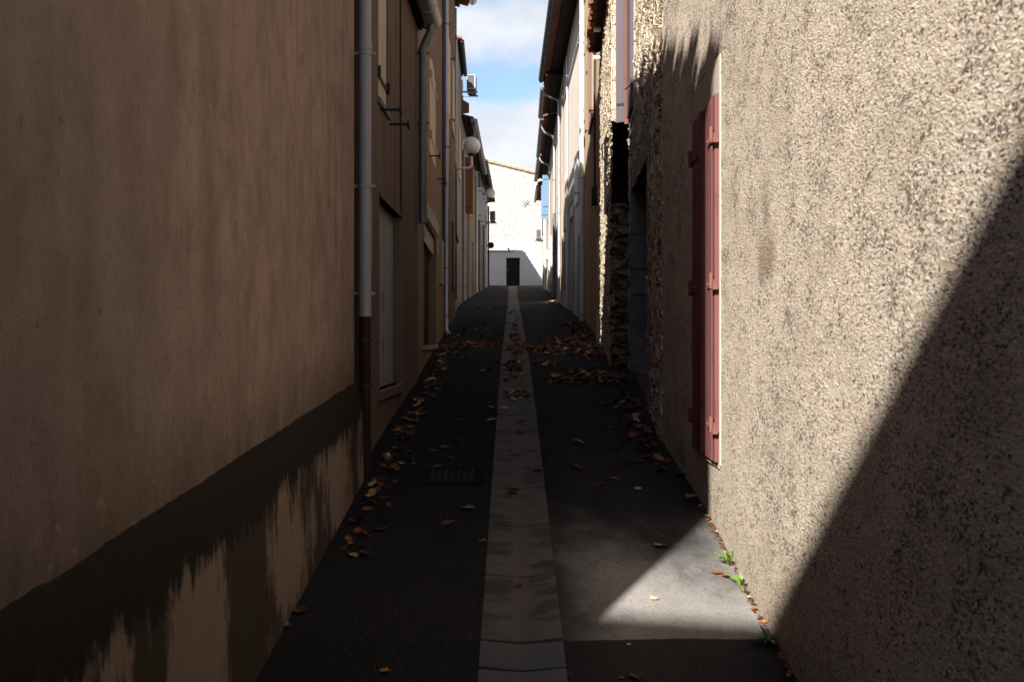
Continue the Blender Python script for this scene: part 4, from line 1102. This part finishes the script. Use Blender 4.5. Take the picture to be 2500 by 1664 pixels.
# ------------------------------------------------------------------ leaves
LM = [m_leaf('leaf_orange', (.30,.105,.03), (.15,.05,.018)), m_leaf('leaf_brown', (.13,.055,.027), (.06,.03,.016)), m_leaf('leaf_rust', (.19,.06,.021), (.09,.03,.014)),
      m_leaf('leaf_pale', (.60,.47,.33), (.42,.30,.20)), m_leaf('leaf_ochre', (.46,.27,.08), (.30,.15,.05)), m_leaf('leaf_green', (.12,.16,.04), (.20,.17,.05))]
LOUT = [(0,-.5),(.05,-.3),(.3,-.42),(.26,-.22),(.5,-.1),(.33,-.02),(.46,.24),(.24,.2),(.2,.36),(.08,.28),(0,.52)]
LOUT = LOUT + [(-x, y) for x, y in LOUT[-2:0:-1]]
def leaf_geo(rnd, curl):
    vs = []; fs = []
    k = len(LOUT); sx = rnd.uniform(.75, 1.05); fold = rnd.uniform(.1, .5)*curl; tw = rnd.uniform(-.4,.4)*curl; bend = rnd.uniform(-.25,.5)*curl
    for sc in (0, .5, 1):
        for (x, y) in (LOUT if sc else [(0, 0)]):
            x_ = x*sc*sx*(1+rnd.uniform(-.08,.08)); y_ = y*sc*(1+rnd.uniform(-.06,.06))
            z = fold*abs(x_) + bend*y_*y_ + tw*x_*y_ + rnd.uniform(0,.04)*curl*sc
            vs.append((x_, y_, z))
    for i in range(k):
        j = (i+1) % k
        fs += [(0, 1+i, 1+j), (1+i, 1+k+i, 1+k+j, 1+j)]
    # stalk
    o = len(vs); vs += [(-.012,-.5,.02),(.012,-.5,.02),(.01,-.8,.05),(-.01,-.8,.05)]; fs.append((o,o+1,o+2,o+3))
    mz = min(v[2] for v in vs)
    return [(x,y,z-mz) for x,y,z in vs], fs
lr = random.Random(11)
GEO = [leaf_geo(lr, c) for c in (.5, .7, .9, 1.1, .6, 1.3)]
LME = {}
def leaf_mesh(v, m):
    if (v, m) not in LME:
        me = bpy.data.meshes.new('fallen_leaf'); me.from_pydata(*[GEO[v][0], [], GEO[v][1]]); me.materials.append(LM[m])
        for p in me.polygons: p.use_smooth = True
        LME[(v, m)] = me
    return LME[(v, m)]
def put_leaf(x, d, size, m, label, group=None, v=None, lift=.004):
    v = lr.randrange(6) if v is None else v
    o = bpy.data.objects.new('fallen_leaf', leaf_mesh(v, m)); COL.objects.link(o)
    o.location = (x, d, gz(x, d)+lift); o.scale = (size,)*3
    slope = math.atan(G(d+.05)-G(d-.05)) if 0 else math.atan((G(d+.05)-G(d-.05))/.1)
    o.rotation_euler = (slope+lr.uniform(-.15,.15), lr.uniform(-.15,.15), lr.uniform(0, 6.28))
    tag(o, label, 'leaf', group)
    return o
K = 1.0611
NEAR = [  # displayed px, py, size, material, label
 (1522,1262,.115,4,'flat ochre leaf on the shaded asphalt beside the sunlit triangle'),
 (1650,1324,.085,0,'left one of two bright orange leaves touching on the sunlit asphalt'),
 (1671,1333,.08,0,'right one of two bright orange leaves touching on the sunlit asphalt'),
 (1505,1382,.055,3,'small pale cream leaf alone on the sunlit asphalt'),
 (1661,1290,.045,0,'small orange leaf scrap by the green tuft'),
 (1590,1147,.10,4,'golden leaf near the foot of the wall below the red shutter'),
 (1565,1101,.12,1,'large brown leaf on the asphalt left of the red shutter'),
 (1413,1104,.085,0,'orange brown leaf right of the drain with a second leaf to its left'),
 (1380,1118,.08,1,'dull brown leaf lying between the drain and the orange brown leaf'),
 (1468,1127,.07,3,'pale tan leaf in the middle of the right asphalt'),
 (1330,1020,.13,3,'wide pale grey leaf on the right asphalt'),
 (1327,1079,.12,1,'wide brown leaf right of the drain below the pale grey leaf'),
 (1180,1122,.13,2,'rust leaf on the drain slabs with a darker leaf under it'),
 (1178,1133,.09,1,'darker leaf just under the rust leaf on the drain slabs'),
 (1077,1172,.12,5,'green leaf on the dark asphalt left of the drain'),
 (1030,1206,.12,1,'brown leaf below and left of the green leaf'),
 (875,1221,.12,2,'rust brown leaf on the dark asphalt near the left plinth'),
 (1110,1247,.06,3,'small pale leaf close to the left edge of the drain'),
 (1194,1343,.07,2,'small rust leaf in the middle of the nearest long drain slab'),
 (885,1549,.055,4,'small ochre leaf at the bottom on the black asphalt'),
 (1465,1562,.09,1,'brown leaf at the bottom right of the drain'),
 (822,1242,.06,4,'yellow leaf in the litter beside the left plinth'),
 (808,1256,.07,5,'olive leaf in the litter beside the left plinth'),
 (692,1415,.11,1,'curled brown leaf at the foot of the left plinth'),
 (655,1448,.08,4,'ochre leaf at the foot of the mouldy plinth nearest the camera'),
 (1135,938,.12,3,'left one of two pale leaves at the left edge of the drain'),
 (1160,941,.12,3,'right one of two pale leaves at the left edge of the drain'),
 (1128,968,.14,3,'wide pale leaf left of the drain below two pale leaves'),
 (1175,800,.12,4,'bright tan leaf lit among the brown leaves in the drain'),
 (1430,1565,.03,0,'tiny orange leaf scrap at the bottom edge right of the drain'),
 (1447,1487,.03,3,'tiny pale scrap on the joint line of the asphalt'),
]
for (px, py, sz, m, lb) in NEAR:
    x, d = ground_hit(px*K, py*K); put_leaf(x, d, sz, m, lb)
def wallx(d, side):
    for h in ([L1,L2,L3,L4,GW,L5,L6,L7,L8] if side < 0 else [R1,R2,R3,R4,R5,R6,R7,R8,R9]):
        if h.y0-.2 <= d <= h.y1+.2: return h.X(d)
    return 1.5*side
ZL = {'l': 'dry leaf scattered over the dark asphalt left of the drain channel', 'r': 'dry leaf scattered over the dark asphalt right of the drain channel', 'c': 'dry leaf lying along the pale drain slabs'}
ZG = {'l': 'scattered leaves left of the drain', 'r': 'scattered leaves right of the drain', 'c': 'leaves strewn along the drain slabs'}
MW = [0,0,1,1,1,1,1,2,2,2,2,3,4]
def scatter(zone, n, fx, d0, d1, s0=.07, s1=.13):
    for _ in range(n):
        d = d0+(d1-d0)*lr.random()**1.0; x = fx(d)
        put_leaf(x, d, lr.uniform(s0, s1), lr.choice(MW), ZL[zone], ZG[zone])
scatter('c', 42, lambda d: XC+lr.gauss(.0,.07), 6.6, 20)
scatter('c', 12, lambda d: XC+lr.gauss(0,.09), 20, 34, .09, .14)
scatter('l', 34, lambda d: wallx(d,-1)+.12+abs(lr.gauss(0,.2)), 6.4, 12, .05, .09)
scatter('l', 34, lambda d: lr.uniform(wallx(d,-1)+.15, -.2), 7.5, 20)
scatter('r', 24, lambda d: lr.uniform(.35, wallx(d,1)-.1), 8.0, 20)
scatter('r', 22, lambda d: wallx(d,1)-.1-abs(lr.gauss(0,.12)), 7.4, 11.5)
scatter('l', 12, lambda d: lr.uniform(-1.1,-.2), 20, 36, .1, .15)
# drifts too thick to count
def drift(label, n, fn, s0=.05, s1=.098):
    vs = []; fs = []; mi = []
    for _ in range(n):
        x, d, lift = fn(); g = GEO[lr.randrange(6)]; sz = lr.uniform(s0, s1); a = lr.uniform(0, 6.28); ca, sa = math.cos(a), math.sin(a)
        tx, ty = lr.uniform(-.45,.45), lr.uniform(-.45,.45); o = len(vs); z0 = gz(x, d)+.004+lift
        for (u, v, w) in g[0]:
            p, q = (u*ca-v*sa)*sz, (u*sa+v*ca)*sz
            vs.append((x+p, d+q, z0+max(0, w*sz+p*tx+q*ty+.3*sz*(abs(tx)+abs(ty))*.6)+ (G(d+q)-G(d))))
        fs += [tuple(o+i for i in f) for f in g[1]]; mi += [lr.choice(MW)]*len(g[1])
    me = bpy.data.meshes.new('leaf_litter'); me.from_pydata(vs, [], fs)
    for m in LM: me.materials.append(m)
    me.polygons.foreach_set('material_index', mi); me.update()
    o = bpy.data.objects.new('leaf_litter', me); COL.objects.link(o)
    o['kind'] = 'stuff'; o['label'] = label; o['category'] = 'leaf litter'
def blob(cx, cd, rx, rd, h=.06):
    def f():
        r0 = math.sqrt(lr.random())*lr.uniform(.6, 1.15); a = lr.uniform(0, 6.28)
        x, d = cx+rx*r0*math.cos(a), cd+rd*r0*math.sin(a)
        x = min(x, wallx(d, 1)-.05); x = max(x, wallx(d, -1)+.06)
        return x, d, lr.random()*h*max(0, 1-r0)
    return f
def multi(*bl):
    def f():
        w = lr.random()*sum(k for k, _ in bl)
        for k, g in bl:
            w -= k
            if w <= 0: return g()
        return bl[-1][1]()
    return f
drift('orange brown leaf drift against the sunlit wall strip', 640, multi((5, blob(1.15, 14.6, .36, 1.3)), (3, blob(.95, 16.6, .42, 1.1)), (1.6, blob(.62, 15.0, .3, .8, .01)), (1, blob(.5, 13.2, .25, .35, .01)), (2, blob(1.3, 18.5, .22, 1.6))))
drift('leaf drift in front of the stone doorway', 360, multi((4, blob(1.12, 11.7, .33, .36)), (2, blob(.72, 11.5, .26, .2, .02)), (1, blob(.9, 12.2, .3, .5, .01)), (.6, blob(.5, 11.9, .2, .4, 0))))
drift('leaf drift crossing the drain slabs', 330, multi((4, blob(.1, 15.4, .22, 1.1)), (2, blob(.05, 17.5, .11, 1.5, .02)), (2, blob(.03, 12.9, .13, 1.0, .02)), (1, blob(.33, 15.2, .25, .6, .01)), (.8, blob(.04, 21, .1, 2.2, .01)), (.6, blob(.04, 10.6, .12, .5, .01))))
drift('leaf drift along the left house wall', 190, multi((4, blob(-.95, 15.4, .24, 1.4)), (2, blob(-.6, 15.9, .36, .6, .02)), (1, blob(-.3, 16.4, .3, .7, .01)), (1, blob(-.9, 18.5, .3, 1.3, .01))))
drift('small leaf drift under the white downpipe', 130, blob(1.25, 20.5, .3, 1.5))
drift('leaf drift glowing in a far patch of sun', 220, blob(1.42, 33.6, .22, 2.6))
drift('leaves gathered along the foot of the left wall', 110, lambda: (lambda d: (wallx(d,-1)+.1+abs(lr.gauss(0,.1)), d, 0))(lr.uniform(8.6, 14.5)))
drift('leaves gathered along the foot of the right wall', 110, lambda: (lambda d: (wallx(d,1)-.08-abs(lr.gauss(0,.1)), d, 0))(lr.uniform(7.6, 10.6)))
drift('leaves in a heap beside the mouldy plinth', 45, lambda: (lambda d: (-1.0+abs(lr.gauss(0,.09)), d, 0))(lr.uniform(5.6, 8.4)), .04, .09)
drift('leaf crumbs along the joint under the pebbledash wall', 260, lambda: (lambda d: (wallx(d,1)-.012-abs(lr.gauss(0,.012)), d, 0))(lr.uniform(3.6, 6.6)), .012, .03)
# road grit and pebbles
gm = MB(); 
for _ in range(260):
    d = lr.uniform(3.6, 8); x = lr.uniform(-1.0, 1.15); s_ = lr.uniform(.0015, .004)
    if abs(x-XC) < .2: continue
    z = gz(x, d)
    gm.add([(x-s_,d,z),(x+s_,d,z),(x,d-s_,z),(x,d+s_,z),(x,d,z+s_*1.3)], [(0,2,4),(2,1,4),(1,3,4),(3,0,4)])
o = gm.build('road_grit', M['cable_grey'], recalc=False); o['kind'] = 'stuff'; o['label'] = 'loose grit and tiny stones on the asphalt'; o['category'] = 'grit'

# ------------------------------------------------------------------ weeds at the foot of the right wall
wm = NT('weed_green'); wc = wm.mix(wm.noise(wm.co, 12, 3), (.10,.22,.025), (.20,.34,.05)); wm.b.inputs['Subsurface Weight'].default_value = .1
WM = wm.fin(wc, .5)
wm = NT('weed_dark'); WD = wm.fin(wm.mix(wm.noise(wm.co, 12, 3), (.05,.14,.035), (.09,.20,.05)), .5)
def weed(label, px, py, n, ln, wd, mat, up=.8, lean=-.5):
    x, d = ground_hit(px*K, py*K); x = min(x, wallx(d, 1)-.035)
    z = gz(x, d); t = thing('weed', label, 'weed', (x, d, z), 'weeds at the foot of the wall')
    mb = MB(); rr = random.Random(int(px))
    for i in range(n):
        a = math.pi*.55 + math.pi*.95*(i/(n-1)) + rr.uniform(-.25,.25)    # fan out away from the wall
        l = ln*rr.uniform(.55, 1.1); tilt = rr.uniform(.25, 1.0); w = wd*rr.uniform(.7, 1.2)
        dirn = Vector((math.cos(a), math.sin(a), 0)); side = Vector((-dirn.y, dirn.x, 0)); base = Vector((x, d, z))+Vector((rr.uniform(-.006,.006), rr.uniform(-.008,.008), 0))
        pts = []
        for k in range(6):
            u = k/5.; p = base + dirn*(l*tilt*u) + Vector((0,0,l*(up*u-.55*tilt*u*u)))
            ww = w*math.sin(math.pi*min(1, .12+u*.88))*(1 if k < 5 else .05)
            pts += [p-side*ww, p+Vector((0,0,-.15*ww)), p+side*ww]
        mb.add(pts, [(3*k+q, 3*k+q+1, 3*k+q+4, 3*k+q+3) for k in range(5) for q in (0,1)])
    mb.build('leaves', mat, t, t, recalc=False, smooth=True)
weed('bright green weed tuft, the largest in the sun at the foot of the pebbledash wall', 1698, 1305, 13, .16, .009, WM)
weed('slim upright green weed just nearer than the largest sunlit tuft', 1733, 1352, 7, .10, .008, WM, 1.0)
weed('tiny green weed sprig, the smallest in the sun', 1741, 1368, 5, .065, .007, WM, .9)
weed('dark green broad leaved weed in the shadow at the foot of the wall', 1797, 1488, 8, .16, .015, WD)

# ------------------------------------------------------------------ camera
cam = bpy.data.cameras.new('camera'); co = bpy.data.objects.new('camera', cam); COL.objects.link(co)
co.location = (0, 0, EYE); co.rotation_euler = (R(90), 0, 0)
cam.sensor_width = 36; cam.lens = 35; cam.clip_start = .05; cam.clip_end = 2000
cam.dof.use_dof = True; cam.dof.focus_distance = 14; cam.dof.aperture_fstop = 5.6
S.camera = co
# ------------------------------------------------------------------ light
EL = R(35.9); ax, ay = .473, .881
sun = bpy.data.lights.new('sun', 'SUN'); so = bpy.data.objects.new('sun', sun); COL.objects.link(so)
sun.energy = 5.0; sun.angle = R(.8); sun.color = (1, .945, .87)
so.rotation_euler = Vector((ax*math.cos(EL), ay*math.cos(EL), -math.sin(EL))).to_track_quat('-Z', 'Y').to_euler()
so.location = (-6, -12, 14)
W = bpy.data.worlds.new('World'); S.world = W; W.use_nodes = True
t = W.node_tree; t.nodes.clear()
def wn(k, **kw):
    n_ = t.nodes.new(k)
    for a, b in kw.items(): setattr(n_, a, b)
    return n_
sky = wn('ShaderNodeTexSky', sky_type='NISHITA', sun_disc=False); sky.sun_elevation = EL; sky.sun_rotation = math.atan2(-ax, -ay) % (2*math.pi)
sky.air_density = 1.0; sky.dust_density = .6; sky.ozone_density = 1.5
tc = wn('ShaderNodeTexCoord'); sepw = wn('ShaderNodeSeparateXYZ'); t.links.new(tc.outputs['Generated'], sepw.inputs[0])
mp = wn('ShaderNodeMapping'); mp.inputs['Scale'].default_value = (1, 1, 1.6); mp.inputs['Location'].default_value = (.33, .1, .27); t.links.new(tc.outputs['Generated'], mp.inputs[0])
nz1 = wn('ShaderNodeTexNoise'); nz1.inputs['Scale'].default_value = 9; nz1.inputs['Detail'].default_value = 8; nz1.inputs['Roughness'].default_value = .52; nz1.inputs['Distortion'].default_value = .25
t.links.new(mp.outputs[0], nz1.inputs['Vector'])
rp = wn('ShaderNodeValToRGB'); t.links.new(sepw.outputs[2], rp.inputs[0])
stops = [(0, .6), (.15, 1.0), (.205, 1.0), (.228, .82), (.240, .40), (.262, .28), (.28, .50), (.295, .72), (.312, .55), (.33, .34), (.45, .25), (.7, .1)]
e = rp.color_ramp.elements
while len(e) < len(stops): e.new(.5)
for el, (p_, v_) in zip(e, stops): el.position = p_; el.color = (v_,)*3+(1,)
ad = wn('ShaderNodeMath', operation='MULTIPLY_ADD'); t.links.new(nz1.outputs[0], ad.inputs[0]); ad.inputs[1].default_value = 1.5; t.links.new(rp.outputs[0], ad.inputs[2])
mr = wn('ShaderNodeMapRange', interpolation_type='SMOOTHSTEP'); t.links.new(ad.outputs[0], mr.inputs[0]); mr.inputs[1].default_value = 1.04; mr.inputs[2].default_value = 1.5
nz2 = wn('ShaderNodeTexNoise'); nz2.inputs['Scale'].default_value = 15; nz2.inputs['Detail'].default_value = 6; t.links.new(mp.outputs[0], nz2.inputs['Vector'])
cl = wn('ShaderNodeMix', data_type='RGBA'); t.links.new(nz2.outputs[0], cl.inputs[0])
CLB = 1.15
cl.inputs[6].default_value = (.88*8.2*CLB, .90*8.2*CLB, .94*8.2*CLB, 1); cl.inputs[7].default_value = (.50*8.2*CLB, .54*8.2*CLB, .62*8.2*CLB, 1)
mx = wn('ShaderNodeMix', data_type='RGBA'); t.links.new(mr.outputs[0], mx.inputs[0]); gn = wn('ShaderNodeMapRange', interpolation_type='SMOOTHSTEP'); t.links.new(sepw.outputs[2], gn.inputs[0])
gn.inputs[1].default_value = .30; gn.inputs[2].default_value = .5; gn.inputs[3].default_value = 1.5; gn.inputs[4].default_value = .8
sg = wn('ShaderNodeVectorMath', operation='SCALE'); t.links.new(sky.outputs[0], sg.inputs[0]); t.links.new(gn.outputs[0], sg.inputs['Scale'])
t.links.new(sg.outputs[0], mx.inputs[6]); t.links.new(cl.outputs[2], mx.inputs[7])
bg = wn('ShaderNodeBackground'); bg.inputs[1].default_value = .057; t.links.new(mx.outputs[2], bg.inputs[0])
ow = wn('ShaderNodeOutputWorld'); t.links.new(bg.outputs[0], ow.inputs[0])
# ------------------------------------------------------------------ render settings
S.render.engine = 'CYCLES'
S.view_settings.view_transform = 'Standard'; S.view_settings.look = 'None'; S.view_settings.exposure = 1.2; S.view_settings.gamma = 1
S.cycles.max_bounces = 8; S.cycles.diffuse_bounces = 4
S.cycles.use_denoising = True
